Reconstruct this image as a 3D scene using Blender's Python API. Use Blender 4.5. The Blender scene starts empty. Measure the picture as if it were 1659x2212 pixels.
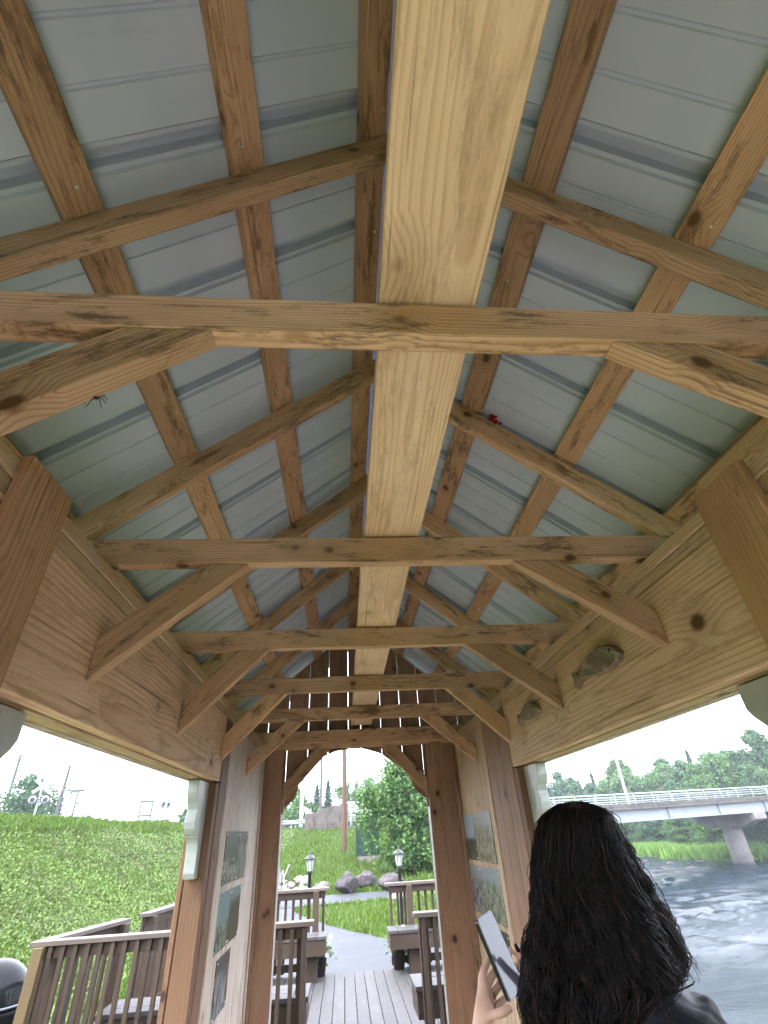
import bpy, bmesh, math, random
import numpy as np
from mathutils import Matrix, Vector

random.seed(7)
RNG = np.random.default_rng(11)
sc = bpy.context.scene
COL = sc.collection
R = math.radians

# ------------------------------------------------------------------ camera
# metres; the camera stands at the origin, x right, y along the building, z up
cam = bpy.data.cameras.new('camera')
cam.sensor_fit = 'HORIZONTAL'
cam.sensor_width = 36.0
cam.lens = 36.0 * 1026.6 / 1659.0
cam.clip_start = 0.05
cam.clip_end = 5000
camo = bpy.data.objects.new('camera', cam)
COL.objects.link(camo)
camo.matrix_world = Matrix(((0.99632755, 0.00327379, -0.08556101, 0),
                            (-0.06905307, -0.56011772, -0.82553002, 0),
                            (-0.05062684, 0.82840656, -0.55783465, 0),
                            (0, 0, 0, 1)))
sc.camera = camo

# ------------------------------------------------------------------ sky and sun (bright overcast)
SUN_EL, SUN_AZ = R(52), R(-125)          # azimuth from +y towards +x
w = bpy.data.worlds.new('World')
sc.world = w
w.use_nodes = True
nt = w.node_tree
bg = nt.nodes['Background']
sky = nt.nodes.new('ShaderNodeTexSky')
sky.sky_type = 'NISHITA'
sky.sun_disc = False
sky.sun_elevation = SUN_EL
sky.sun_rotation = SUN_AZ
sky.air_density = 1.0
sky.dust_density = 3.0
hs = nt.nodes.new('ShaderNodeHueSaturation')
hs.inputs['Saturation'].default_value = 0.30
nt.links.new(sky.outputs[0], hs.inputs['Color'])
mx = nt.nodes.new('ShaderNodeMixRGB')
mx.inputs['Fac'].default_value = 0.75
mx.inputs['Color2'].default_value = (10.7, 11.3, 13.2, 1)   # even cloud layer
nt.links.new(hs.outputs[0], mx.inputs['Color1'])
nt.links.new(mx.outputs[0], bg.inputs['Color'])
bg.inputs['Strength'].default_value = 0.13

sun = bpy.data.lights.new('sun', 'SUN')
sun.energy = 1.2
sun.angle = R(25)
sun.color = (1.0, 0.94, 0.86)
suno = bpy.data.objects.new('sun', sun)
COL.objects.link(suno)
sd = Vector((math.sin(SUN_AZ) * math.cos(SUN_EL), math.cos(SUN_AZ) * math.cos(SUN_EL), math.sin(SUN_EL)))
suno.rotation_euler = sd.to_track_quat('Z', 'Y').to_euler()
suno.location = sd * 60

sc.view_settings.view_transform = 'Standard'
sc.view_settings.look = 'None'
sc.view_settings.exposure = 2.55
sc.view_settings.gamma = 1.0
sc.view_settings.use_curve_mapping = False
sc.cycles.use_denoising = True
sc.cycles.max_bounces = 7
sc.cycles.diffuse_bounces = 5
sc.cycles.use_adaptive_sampling = True
sc.cycles.adaptive_threshold = 0.025
sc.cycles.transparent_max_bounces = 8
sc.cycles.sample_clamp_indirect = 8.0
sc.cycles.caustics_reflective = False
sc.cycles.caustics_refractive = False


# ------------------------------------------------------------------ materials
class NT:
    def __init__(self, name):
        self.m = bpy.data.materials.new(name)
        self.m.use_nodes = True
        self.t = self.m.node_tree
        self.p = self.t.nodes['Principled BSDF']

    def n(self, kind, **kw):
        x = self.t.nodes.new('ShaderNode' + kind)
        for k, v in kw.items():
            setattr(x, k, v)
        return x

    def l(self, a, b):
        self.t.links.new(a, b)

    def math(self, op, a, b=None, clamp=False):
        x = self.n('Math', operation=op, use_clamp=clamp)
        for i, v in enumerate((a, b)):
            if v is None:
                continue
            if isinstance(v, (int, float)):
                x.inputs[i].default_value = v
            else:
                self.l(v, x.inputs[i])
        return x.outputs[0]

    def mix(self, fac, a, b, blend='MIX'):
        x = self.n('MixRGB', blend_type=blend)
        for k, v in zip(('Fac', 'Color1', 'Color2'), (fac, a, b)):
            if isinstance(v, (int, float)):
                x.inputs[k].default_value = v
            elif isinstance(v, tuple):
                x.inputs[k].default_value = v if len(v) == 4 else v + (1,)
            else:
                self.l(v, x.inputs[k])
        return x.outputs[0]

    def ramp(self, fac, stops):
        x = self.n('ValToRGB')
        e = x.color_ramp.elements
        while len(e) < len(stops):
            e.new(0.5)
        for el, (p, c) in zip(e, stops):
            el.position = p
            el.color = (c, c, c, 1) if isinstance(c, (int, float)) else (c if len(c) == 4 else c + (1,))
        self.l(fac, x.inputs[0])
        return x.outputs[0]

    def noise(self, vec, scale, detail=3, rough=0.55, dist=0.0):
        x = self.n('TexNoise')
        x.inputs['Scale'].default_value = scale
        x.inputs['Detail'].default_value = detail
        x.inputs['Roughness'].default_value = rough
        x.inputs['Distortion'].default_value = dist
        if vec is not None:
            self.l(vec, x.inputs['Vector'])
        return x.outputs['Fac']

    def mapv(self, vec, scale=(1, 1, 1), loc=(0, 0, 0)):
        x = self.n('Mapping')
        x.inputs['Scale'].default_value = scale
        x.inputs['Location'].default_value = loc
        self.l(vec, x.inputs['Vector'])
        return x.outputs[0]

    def bump(self, h, strength, dist=0.01):
        x = self.n('Bump')
        x.inputs['Strength'].default_value = strength
        x.inputs['Distance'].default_value = dist
        self.l(h, x.inputs['Height'])
        self.l(x.outputs[0], self.p.inputs['Normal'])

    def base(self, c):
        if isinstance(c, tuple):
            self.p.inputs['Base Color'].default_value = c if len(c) == 4 else c + (1,)
        else:
            self.l(c, self.p.inputs['Base Color'])

    def rough(self, r, spec=None):
        if isinstance(r, (int, float)):
            self.p.inputs['Roughness'].default_value = r
        else:
            self.l(r, self.p.inputs['Roughness'])
        if spec is not None:
            self.p.inputs['Specular IOR Level'].default_value = spec


def wood(name, light, dark, knot=(0.10, 0.045, 0.018), ring=150.0, ringamt=0.55, stain=0.5, staincol=(0.09, 0.065, 0.045),
         knotscale=8.0, rough=0.62, spec=0.25, knots=0.55, var=0.25, wear=0.0, wearcol=(0.45, 0.45, 0.44), sat=1.0):
    """solid pine: growth rings about a pith that differs for every board, streaks, knots, mildew; x is the grain"""
    k = NT(name)
    tc = k.n('TexCoord')
    oi = k.n('ObjectInfo')
    rnd = oi.outputs['Random']
    off = k.n('CombineXYZ')
    k.l(k.math('MULTIPLY', rnd, 37.0), off.inputs[0])
    k.l(k.math('MULTIPLY', rnd, 17.0), off.inputs[1])
    k.l(k.math('MULTIPLY', rnd, 23.0), off.inputs[2])
    add = k.n('VectorMath', operation='ADD')
    k.l(tc.outputs['Object'], add.inputs[0])
    k.l(off.outputs[0], add.inputs[1])
    v = add.outputs[0]
    # knots
    vo = k.n('TexVoronoi')
    vo.inputs['Scale'].default_value = knotscale
    k.l(k.mapv(v, (0.75, 1.0, 1.0)), vo.inputs['Vector'])
    kd = vo.outputs['Distance']
    sepc = k.n('SeparateColor')
    k.l(vo.outputs['Color'], sepc.inputs[0])
    on = k.math('GREATER_THAN', sepc.outputs[0], 1.0 - knots)
    kn = k.math('MULTIPLY', k.ramp(kd, [(0.08, 1.0), (0.15, 0.0)]), on)
    halo = k.math('MULTIPLY', k.ramp(kd, [(0.08, 1.0), (0.42, 0.0)]), on)
    # rings
    dn = k.noise(k.mapv(v, (0.9, 5.0, 5.0)), 1.0, 2, 0.5)
    sp = k.n('SeparateXYZ')
    k.l(tc.outputs['Object'], sp.inputs[0])
    py = k.math('ADD', sp.outputs[1], k.math('MULTIPLY', k.math('SUBTRACT', k.math('FRACT', k.math('MULTIPLY', rnd, 7.31)), 0.5), 0.20))
    pz = k.math('ADD', sp.outputs[2], k.math('ADD', k.math('MULTIPLY', k.math('FRACT', k.math('MULTIPLY', rnd, 3.77)), 0.10), 0.02))
    rr = k.math('SQRT', k.math('ADD', k.math('MULTIPLY', py, py), k.math('MULTIPLY', pz, pz)))
    rr = k.math('ADD', rr, k.math('MULTIPLY', dn, 0.075))
    fn = k.noise(k.mapv(v, (6.0, 45.0, 45.0)), 1.0, 3, 0.6)
    rr = k.math('ADD', rr, k.math('MULTIPLY', fn, 0.0035))
    rr = k.math('ADD', rr, k.math('MULTIPLY', halo, 0.022))
    s = k.math('FRACT', k.math('MULTIPLY', rr, ring))
    ringv = k.ramp(s, [(0.0, 0.0), (0.50, 0.16), (0.82, 1.0), (0.93, 1.0), (1.0, 0.0)])
    st = k.noise(k.mapv(v, (3.0, 160.0, 160.0)), 1.0, 3, 0.6)
    fac = k.math('ADD', k.math('MULTIPLY', ringv, ringamt), k.math('MULTIPLY', k.math('SUBTRACT', st, 0.5), 0.7), True)
    col = k.mix(fac, light, dark)
    ck = k.noise(k.mapv(v, (1.6, 95.0, 95.0)), 1.0, 2, 0.5)           # thin dark checks and resin lines
    col = k.mix(k.math('MULTIPLY', k.ramp(ck, [(0.66, 0.0), (0.72, 1.0)]), 0.65), col, knot)
    # large tone change and per board tone
    big = k.noise(k.mapv(v, (1.2, 3.0, 3.0)), 1.6, 3, 0.6)
    col = k.mix(k.math('MULTIPLY', k.ramp(big, [(0.35, 0.0), (0.75, 1.0)]), 0.55), col, dark)
    tone = k.math('ADD', k.math('MULTIPLY', k.math('FRACT', k.math('MULTIPLY', rnd, 91.7)), var), 1.0 - var * 0.6)
    hv = k.n('HueSaturation')
    hv.inputs['Saturation'].default_value = sat
    k.l(tone, hv.inputs['Value'])
    k.l(col, hv.inputs['Color'])
    col = hv.outputs[0]
    # knots and mildew
    col = k.mix(k.math('MULTIPLY', halo, 0.28), col, knot)
    col = k.mix(kn, col, knot)
    sn = k.noise(k.mapv(v, (2.6, 11.0, 11.0)), 1.5, 6, 0.80)
    sm = k.math('MULTIPLY', k.ramp(sn, [(0.52, 0.0), (0.63, 1.0)]), stain)
    col = k.mix(sm, col, staincol)
    if wear:
        wn = k.noise(k.mapv(v, (6.0, 60.0, 60.0)), 1.0, 4, 0.65)
        col = k.mix(k.math('MULTIPLY', k.ramp(wn, [(0.36, 0.0), (0.62, 1.0)]), wear), col, wearcol)
    k.base(col)
    k.rough(rough, spec)
    k.bump(st, 0.45, 0.0025)
    return k.m


def plain(name, col, rough=0.6, metal=0.0, spec=0.5, noise=0.12, scale=9.0, bump=0.0, coat=0.0):
    k = NT(name)
    tc = k.n('TexCoord')
    n = k.noise(tc.outputs['Object'], scale, 5, 0.62)
    d = tuple(c * (1 - noise * 2) for c in col)
    e = tuple(min(1, c * (1 + noise)) for c in col)
    k.base(k.mix(k.ramp(n, [(0.3, 0.0), (0.7, 1.0)]), d, e))
    k.p.inputs['Metallic'].default_value = metal
    k.rough(rough, spec)
    if coat:
        k.p.inputs['Coat Weight'].default_value = coat
    if bump:
        k.bump(n, bump, 0.02)
    return k.m


M = {}
M['rafter'] = wood('pine_framing', (0.61, 0.41, 0.255), (0.33, 0.178, 0.090), stain=0.8, knots=0.8, staincol=(0.075, 0.048, 0.03), ringamt=0.7, var=0.4, sat=0.97)
M['purlin'] = wood('pine_purlin', (0.54, 0.345, 0.21), (0.31, 0.162, 0.082), stain=0.75, knots=0.8, staincol=(0.09, 0.05, 0.028), ringamt=0.65, var=0.45, sat=0.98)
M['plank'] = wood('pine_plank', (0.72, 0.54, 0.365), (0.47, 0.285, 0.15), stain=0.45, knots=0.5, staincol=(0.27, 0.20, 0.12), ring=120, ringamt=0.55, var=0.14, knotscale=6.0, sat=0.95)
M['panel'] = wood('spruce_panel', (0.76, 0.56, 0.40), (0.50, 0.31, 0.18), stain=0.5, staincol=(0.34, 0.20, 0.11), knots=0.5, ring=60, ringamt=0.75, var=0.10, knotscale=5.0)
M['cap'] = wood('pine_cap_board', (0.56, 0.355, 0.205), (0.35, 0.19, 0.09), stain=0.35, knots=0.5, ring=95, ringamt=0.7, var=0.15, knotscale=4.0)
M['post'] = wood('stained_post', (0.35, 0.215, 0.138), (0.215, 0.118, 0.070), knot=(0.07, 0.02, 0.01), stain=0.4, knots=0.75, ring=80, ringamt=0.55, var=0.2, knotscale=6.5)
M['jamb'] = wood('brown_jamb', (0.205, 0.118, 0.070), (0.13, 0.068, 0.036), knot=(0.05, 0.02, 0.01), stain=0.4, knots=0.5, ring=80, ringamt=0.5, var=0.2)
M['gable'] = wood('gable_boards', (0.33, 0.205, 0.135), (0.18, 0.105, 0.066), stain=0.4, knots=0.6, ring=110, var=0.3)
M['wall'] = wood('whitewashed_boards', (0.58, 0.47, 0.35), (0.32, 0.22, 0.13), stain=0.4, knots=0.35, ring=120, wear=0.75, wearcol=(0.62, 0.60, 0.58), var=0.12)
M['wall_warm'] = wood('pale_boards', (0.62, 0.46, 0.29), (0.38, 0.235, 0.12), stain=0.4, knots=0.45, ring=110, ringamt=0.7, wear=0.22, wearcol=(0.62, 0.57, 0.50), var=0.12)
M['floor'] = wood('pale_floor_boards', (0.60, 0.54, 0.47), (0.44, 0.38, 0.32), stain=0.2, ring=150)  # unseen floor, made pale to bounce light up into the roof
M['deckw'] = wood('weathered_deck', (0.066, 0.064, 0.066), (0.036, 0.034, 0.034), knot=(0.12, 0.09, 0.07), stain=0.35, staincol=(0.10, 0.09, 0.08), ring=150, rough=0.55, spec=0.2, var=0.25)
M['railw'] = wood('weathered_rail', (0.064, 0.044, 0.031), (0.030, 0.020, 0.014), stain=0.6, staincol=(0.05, 0.04, 0.035), ring=150, var=0.4, rough=0.6)
M['caprail'] = wood('weathered_cap_rail', (0.12, 0.098, 0.085), (0.065, 0.048, 0.040), stain=0.45, staincol=(0.09, 0.08, 0.07), ring=150, var=0.25, rough=0.5, spec=0.3)
M['greenpost'] = wood('treated_post', (0.14, 0.10, 0.05), (0.075, 0.052, 0.025), stain=0.35, ring=120, var=0.2)
M['fishw'] = wood('grey_fish_wood', (0.25, 0.20, 0.145), (0.12, 0.09, 0.06), stain=0.8, staincol=(0.40, 0.37, 0.32), ring=200, knots=0.2)
M['polew'] = wood('pole_wood', (0.12, 0.062, 0.038), (0.06, 0.032, 0.02), stain=0.3, ring=60, var=0.2)


def roof_metal():
    k = NT('roof_metal_underside')
    tc = k.n('TexCoord')
    n = k.noise(k.mapv(tc.outputs['Object'], (3, 1, 1)), 3.0, 4, 0.6)
    f = k.noise(tc.outputs['Object'], 350.0, 2, 0.6)
    c = k.mix(n, (0.40, 0.465, 0.57), (0.50, 0.57, 0.68))
    c = k.mix(k.math('MULTIPLY', f, 0.10), c, (0.32, 0.35, 0.36))
    g = k.noise(k.mapv(tc.outputs['Object'], (2, 20, 1)), 1.5, 5, 0.7)
    c = k.mix(k.math('MULTIPLY', k.ramp(g, [(0.6, 0.0), (0.8, 1.0)]), 0.25), c, (0.30, 0.30, 0.28))
    k.base(c)
    k.p.inputs['Metallic'].default_value = 0.0
    k.rough(0.46, 0.5)
    return k.m


M['roof'] = roof_metal()
M['whitepaint'] = plain('white_paint', (0.40, 0.44, 0.415), 0.4, noise=0.05, scale=14, bump=0.08)
M['alu'] = plain('aluminium_strip', (0.72, 0.73, 0.74), 0.3, 0.85, noise=0.05)
M['nail'] = plain('screw_zinc', (0.75, 0.72, 0.66), 0.3, 0.9, noise=0.02)
M['rust'] = plain('rusty_nail', (0.09, 0.035, 0.018), 0.8, 0.3)
M['asphalt'] = None
M['black'] = plain('black_paint', (0.012, 0.014, 0.014), 0.35, noise=0.1)
M['blackplastic'] = plain('black_gloss_plastic', (0.012, 0.013, 0.015), 0.10, spec=0.13, noise=0.1, scale=4)
M['concrete'] = plain('concrete', (0.095, 0.08, 0.07), 0.85, noise=0.28, scale=2.2, bump=0.2)
M['concrete_pale'] = plain('pale_concrete', (0.20, 0.178, 0.165), 0.85, noise=0.18, scale=0.9, bump=0.15)
M['girder'] = plain('grey_girder_paint', (0.27, 0.295, 0.31), 0.55, noise=0.05, scale=0.6)
M['galv'] = plain('galvanised_steel', (0.30, 0.32, 0.34), 0.45, 0.4, noise=0.08)
M['whitemetal'] = plain('white_rail_paint', (0.50, 0.52, 0.54), 0.45, noise=0.04)
M['darkpole'] = plain('dark_pole', (0.06, 0.055, 0.06), 0.75, noise=0.2)
M['greenbox'] = plain('dark_green_sheet', (0.004, 0.030, 0.022), 0.45, noise=0.15, scale=3)
M['glass_lamp'] = plain('lamp_glass', (0.40, 0.44, 0.38), 0.12, noise=0.2, scale=30)
M['pot'] = plain('dark_pot', (0.05, 0.03, 0.03), 0.55)
M['signboard'] = plain('sign_board_grey', (0.55, 0.60, 0.60), 0.5, noise=0.05)
M['skin'] = plain('skin', (0.58, 0.37, 0.28), 0.5, noise=0.06, scale=25)
M['skin'].node_tree.nodes['Principled BSDF'].inputs['Subsurface Weight'].default_value = 0.12
M['skin'].node_tree.nodes['Principled BSDF'].inputs['Subsurface Radius'].default_value = (0.01, 0.004, 0.002)
M['jacket'] = plain('dark_jacket_nylon', (0.006, 0.008, 0.011), 0.5, spec=0.07, noise=0.15, scale=20, bump=0.15)
M['trouser'] = plain('dark_trousers', (0.02, 0.025, 0.04), 0.85)
M['shoe'] = plain('dark_shoe', (0.03, 0.03, 0.03), 0.5)
M['nailpolish'] = plain('dark_nail_polish', (0.03, 0.006, 0.01), 0.15)
M['phonebody'] = plain('black_phone_case', (0.01, 0.01, 0.012), 0.3)
M['screen'] = plain('phone_screen_glass', (0.045, 0.052, 0.07), 0.12, noise=0.06, scale=20)
M['redcloth'] = plain('red_ribbon', (0.50, 0.03, 0.06), 0.6, noise=0.3, scale=60)
M['spider'] = plain('spider_black', (0.012, 0.01, 0.01), 0.6)
M['white_petal'] = plain('white_petals', (0.80, 0.79, 0.76), 0.6, noise=0.03)
M['red_petal'] = plain('red_petals', (0.55, 0.03, 0.05), 0.6, noise=0.1)


def hair_mat():
    k = NT('dark_hair')
    oi = k.n('NewGeometry')
    r = oi.outputs['Random Per Island']
    c = k.ramp(r, [(0.0, (0.0022, 0.0022, 0.003)), (0.55, (0.0045, 0.0038, 0.0045)), (0.88, (0.011, 0.0075, 0.0065)), (1.0, (0.045, 0.024, 0.017))])
    k.base(c)
    k.rough(0.5, 0.16)
    return k.m


M['hair'] = hair_mat()


def asphalt():
    k = NT('wet_asphalt')
    tc = k.n('TexCoord')
    o = tc.outputs['Object']
    a = k.noise(o, 0.9, 5, 0.6)
    b = k.noise(o, 60.0, 3, 0.7)
    c = k.mix(k.ramp(a, [(0.3, 0.0), (0.7, 1.0)]), (0.026, 0.029, 0.035), (0.050, 0.054, 0.062))
    c = k.mix(k.math('MULTIPLY', b, 0.35), c, (0.085, 0.09, 0.10))
    k.base(c)
    k.rough(k.ramp(a, [(0.35, 0.55), (0.7, 0.75)]), 0.22)
    k.bump(b, 0.5, 0.01)
    return k.m


M['asphalt'] = asphalt()


def ground_mat():
    k = NT('grassy_soil')
    g = k.n('NewGeometry')
    p = g.outputs['Position']
    a = k.noise(p, 0.35, 5, 0.62)
    b = k.noise(p, 5.0, 5, 0.7)
    c = k.mix(k.ramp(a, [(0.35, 0.0), (0.65, 1.0)]), (0.045, 0.076, 0.016), (0.075, 0.115, 0.024))
    c = k.mix(k.ramp(b, [(0.42, 0.0), (0.75, 0.8)]), c, (0.045, 0.058, 0.018))
    d = k.noise(p, 0.8, 4, 0.6)
    c = k.mix(k.ramp(d, [(0.62, 0.0), (0.78, 0.6)]), c, (0.13, 0.115, 0.055))
    k.base(c)
    k.rough(0.95, 0.1)
    k.bump(b, 0.7, 0.15)
    return k.m


M['ground'] = ground_mat()


def leaf_mat(name, a, b, c, trans=0.25, dry=0.0):
    k = NT(name)
    g = k.n('NewGeometry')
    r = g.outputs['Random Per Island']
    n = k.noise(g.outputs['Position'], 0.55, 3, 0.6)
    col = k.ramp(r, [(0.0, a), (0.5, b), (1.0, c)])
    col = k.mix(k.math('MULTIPLY', k.ramp(n, [(0.35, 0.0), (0.7, 1.0)]), 0.5), col, b)
    if dry:
        n2 = k.noise(g.outputs['Position'], 0.7, 5, 0.7)
        col = k.mix(k.math('MULTIPLY', k.ramp(n2, [(0.46, 0.0), (0.66, 1.0)]), dry), col, (0.085, 0.078, 0.036))
        n3 = k.noise(g.outputs['Position'], 0.22, 4, 0.6)
        col = k.mix(k.math('MULTIPLY', k.ramp(n3, [(0.48, 0.0), (0.62, 1.0)]), 0.55), col, (0.12, 0.21, 0.03))
    k.base(col)
    k.rough(0.55, 0.3)
    tr = k.n('BsdfTranslucent')
    k.l(col, tr.inputs['Color'])
    ms = k.n('MixShader')
    ms.inputs[0].default_value = trans
    out = k.t.nodes['Material Output']
    k.l(k.p.outputs[0], ms.inputs[1])
    k.l(tr.outputs[0], ms.inputs[2])
    k.l(ms.outputs[0], out.inputs['Surface'])
    return k.m


M['leaf'] = leaf_mat('leaf_green', (0.042, 0.100, 0.024), (0.075, 0.155, 0.038), (0.125, 0.22, 0.058))
M['leaf_dark'] = leaf_mat('leaf_dark_green', (0.028, 0.070, 0.026), (0.048, 0.110, 0.040), (0.080, 0.150, 0.058))
M['needle'] = leaf_mat('spruce_needles', (0.012, 0.035, 0.018), (0.022, 0.055, 0.028), (0.035, 0.075, 0.036), 0.1)
M['grassleaf'] = leaf_mat('grass_blades', (0.052, 0.100, 0.014), (0.092, 0.165, 0.022), (0.15, 0.23, 0.04), 0.3)
M['weedleaf'] = leaf_mat('bank_weeds', (0.050, 0.088, 0.021), (0.105, 0.170, 0.036), (0.20, 0.26, 0.080), 0.3, 0.6)
M['reed'] = leaf_mat('shore_grass', (0.075, 0.155, 0.022), (0.12, 0.23, 0.032), (0.18, 0.30, 0.05), 0.3)
M['bark'] = plain('bark', (0.10, 0.075, 0.055), 0.9, noise=0.3, scale=12, bump=0.5)
M['rockp'] = plain('purple_grey_rock', (0.062, 0.052, 0.056), 0.85, noise=0.35, scale=6.0, bump=1.0)
M['rockg'] = plain('pale_field_stone', (0.17, 0.155, 0.13), 0.85, noise=0.3, scale=3.5, bump=0.5)


def water_mat():
    k = NT('river_water')
    g = k.n('NewGeometry')
    p = g.outputs['Position']
    a = k.noise(k.mapv(p, (0.55, 1.5, 1.0)), 0.9, 5, 0.68, 0.4)
    b = k.noise(k.mapv(p, (1.2, 2.6, 1.0)), 2.6, 5, 0.7, 0.2)
    zone = k.noise(k.mapv(p, (0.05, 0.12, 1.0)), 1.0, 3, 0.5)
    zr = k.ramp(zone, [(0.40, 0.15), (0.60, 1.0)])
    h = k.math('MULTIPLY', k.math('ADD', a, k.math('MULTIPLY', b, 0.5)), zr)
    foam = k.math('MULTIPLY', k.ramp(b, [(0.64, 0.0), (0.78, 0.15)]), zr)
    k.base(k.mix(foam, (0.012, 0.019, 0.026), (0.10, 0.125, 0.16)))
    k.rough(0.12, 0.09)
    k.p.inputs['IOR'].default_value = 1.33
    k.bump(h, 0.5, 0.25)
    return k.m


M['water'] = water_mat()


def print_mat(name, kind, a, b, c, seed):
    """flat outdoor print: a loose landscape picture (x along the print, y up)"""
    k = NT(name)
    tc = k.n('TexCoord')
    u = k.mapv(tc.outputs['Generated'], (1, 1, 1), (0, 0, 0))
    sp = k.n('SeparateXYZ')
    k.l(u, sp.inputs[0])
    pos = k.mapv(tc.outputs['Object'], (1, 1, 1), (seed * 3.1, seed, 0))
    n1 = k.noise(pos, 22.0, 5, 0.7)
    n2 = k.noise(k.mapv(pos, (3.0, 0.5, 1)), 16.0, 5, 0.65)
    y = k.math('ADD', sp.outputs[1], k.math('MULTIPLY', k.math('SUBTRACT', n2, 0.5), 0.55))
    if kind == 'town':
        col = k.mix(k.ramp(y, [(0.44, 0.0), (0.48, 1.0)]), k.mix(k.ramp(n1, [(0.48, 0.0), (0.53, 1.0)]), a, c), b)
    elif kind == 'falls':
        col = k.mix(k.ramp(n2, [(0.48, 0.0), (0.53, 1.0)]), a, b)
        col = k.mix(k.ramp(y, [(0.72, 0.0), (0.82, 1.0)]), col, c)
    else:
        col = k.mix(k.ramp(n1, [(0.46, 0.0), (0.54, 1.0)]), a, b)
        col = k.mix(k.ramp(y, [(0.66, 0.0), (0.74, 1.0)]), col, c)
    k.base(k.mix(1.0, col, (0.78, 0.78, 0.78), 'MULTIPLY'))
    k.rough(0.3, 0.4)
    return k.m


# ------------------------------------------------------------------ building helpers
WM = {}                                              # world matrices of objects we made


def link(o, M_, parent=None):
    COL.objects.link(o)
    WM[o.name] = M_
    if parent is not None:
        o.parent = parent
        o.matrix_parent_inverse = WM[parent.name].inverted()
    o.matrix_basis = M_
    return o


def empty(name, loc, label=None, cat=None, group=None, kind=None, parent=None):
    o = bpy.data.objects.new(name, None)
    o.empty_display_size = 0.1
    link(o, Matrix.Translation(loc), parent)
    return tag(o, label, cat, group, kind)


def tag(o, label=None, cat=None, group=None, kind=None):
    for k_, v in (('label', label), ('category', cat), ('group', group), ('kind', kind)):
        if v:
            o[k_] = v
    return o


def raw(name, verts, faces, mat, parent=None, M_=None, smooth=False):
    """mesh object from world-space verts; stored in the local frame M_"""
    M_ = M_ or Matrix.Identity(4)
    me = bpy.data.meshes.new(name)
    v = np.asarray(verts, float)
    inv = np.array(M_.inverted())
    v = v @ inv[:3, :3].T + inv[:3, 3]
    me.from_pydata(v.tolist(), [], faces)
    me.materials.append(mat)
    if smooth:
        me.polygons.foreach_set('use_smooth', [True] * len(me.polygons))
    me.update()
    return link(bpy.data.objects.new(name, me), M_, parent)


def fastmesh(name, V, F, mat, parent=None, loc=(0, 0, 0), smooth=False, M_=None):
    """big numpy meshes, all faces with the same number of corners"""
    me = bpy.data.meshes.new(name)
    V = np.asarray(V, np.float32) - np.asarray(loc, np.float32)
    F = np.asarray(F, np.int32)
    nf, nc = F.shape
    me.vertices.add(len(V))
    me.vertices.foreach_set('co', V.ravel())
    me.loops.add(nf * nc)
    me.loops.foreach_set('vertex_index', F.ravel())
    me.polygons.add(nf)
    me.polygons.foreach_set('loop_start', np.arange(0, nf * nc, nc, dtype=np.int32))
    me.polygons.foreach_set('loop_total', np.full(nf, nc, np.int32))
    if smooth:
        me.polygons.foreach_set('use_smooth', np.ones(nf, bool))
    me.update(calc_edges=True)
    me.materials.append(mat)
    return link(bpy.data.objects.new(name, me), M_ or Matrix.Translation(loc), parent)


BOXC = {}


def box_mesh(L, W, T, mat, bev):
    key = (round(L, 4), round(W, 4), round(T, 4), mat.name, bev)
    if key in BOXC:
        return BOXC[key]
    bm = bmesh.new()
    bmesh.ops.create_cube(bm, size=1.0)
    bmesh.ops.scale(bm, vec=(L, W, T), verts=bm.verts)
    if bev:
        bmesh.ops.bevel(bm, geom=bm.edges[:], offset=min(bev, W * 0.3, T * 0.3), segments=1, affect='EDGES', profile=0.6)
    me = bpy.data.meshes.new('timber')
    bm.to_mesh(me)
    bm.free()
    me.materials.append(mat)
    BOXC[key] = me
    return me


def frame(p0, p1, up=(0, 0, 1)):
    x = (Vector(p1) - Vector(p0)).normalized()
    z = Vector(up)
    z = (z - x * z.dot(x)).normalized()
    y = z.cross(x)
    m = Matrix((x, y, z)).transposed().to_4x4()
    m.translation = (Vector(p0) + Vector(p1)) / 2
    return m


def timber(name, p0, p1, W, T, mat, parent=None, up=(0, 0, 1), bev=0.003, jit=0.0):
    """board from p0 to p1: W across, T along `up`"""
    m = frame(p0, p1, up)
    L = (Vector(p1) - Vector(p0)).length
    if jit:
        m = m @ Matrix.Rotation(random.uniform(-jit, jit), 4, 'X') @ Matrix.Rotation(random.uniform(-jit, jit) * 0.15, 4, 'Z')
    o = bpy.data.objects.new(name, box_mesh(L, W, T, mat, bev))
    return link(o, m, parent)


def bx(name, x0, x1, y0, y1, z0, z1, mat, parent=None, grain='x', bev=0.003):
    c = ((x0 + x1) / 2, (y0 + y1) / 2, (z0 + z1) / 2)
    if grain == 'x':
        return timber(name, (x0, c[1], c[2]), (x1, c[1], c[2]), y1 - y0, z1 - z0, mat, parent, (0, 0, 1), bev)
    if grain == 'y':
        return timber(name, (c[0], y0, c[2]), (c[0], y1, c[2]), x1 - x0, z1 - z0, mat, parent, (0, 0, 1), bev)
    return timber(name, (c[0], c[1], z0), (c[0], c[1], z1), x1 - x0, y1 - y0, mat, parent, (0, 1, 0), bev)


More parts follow.
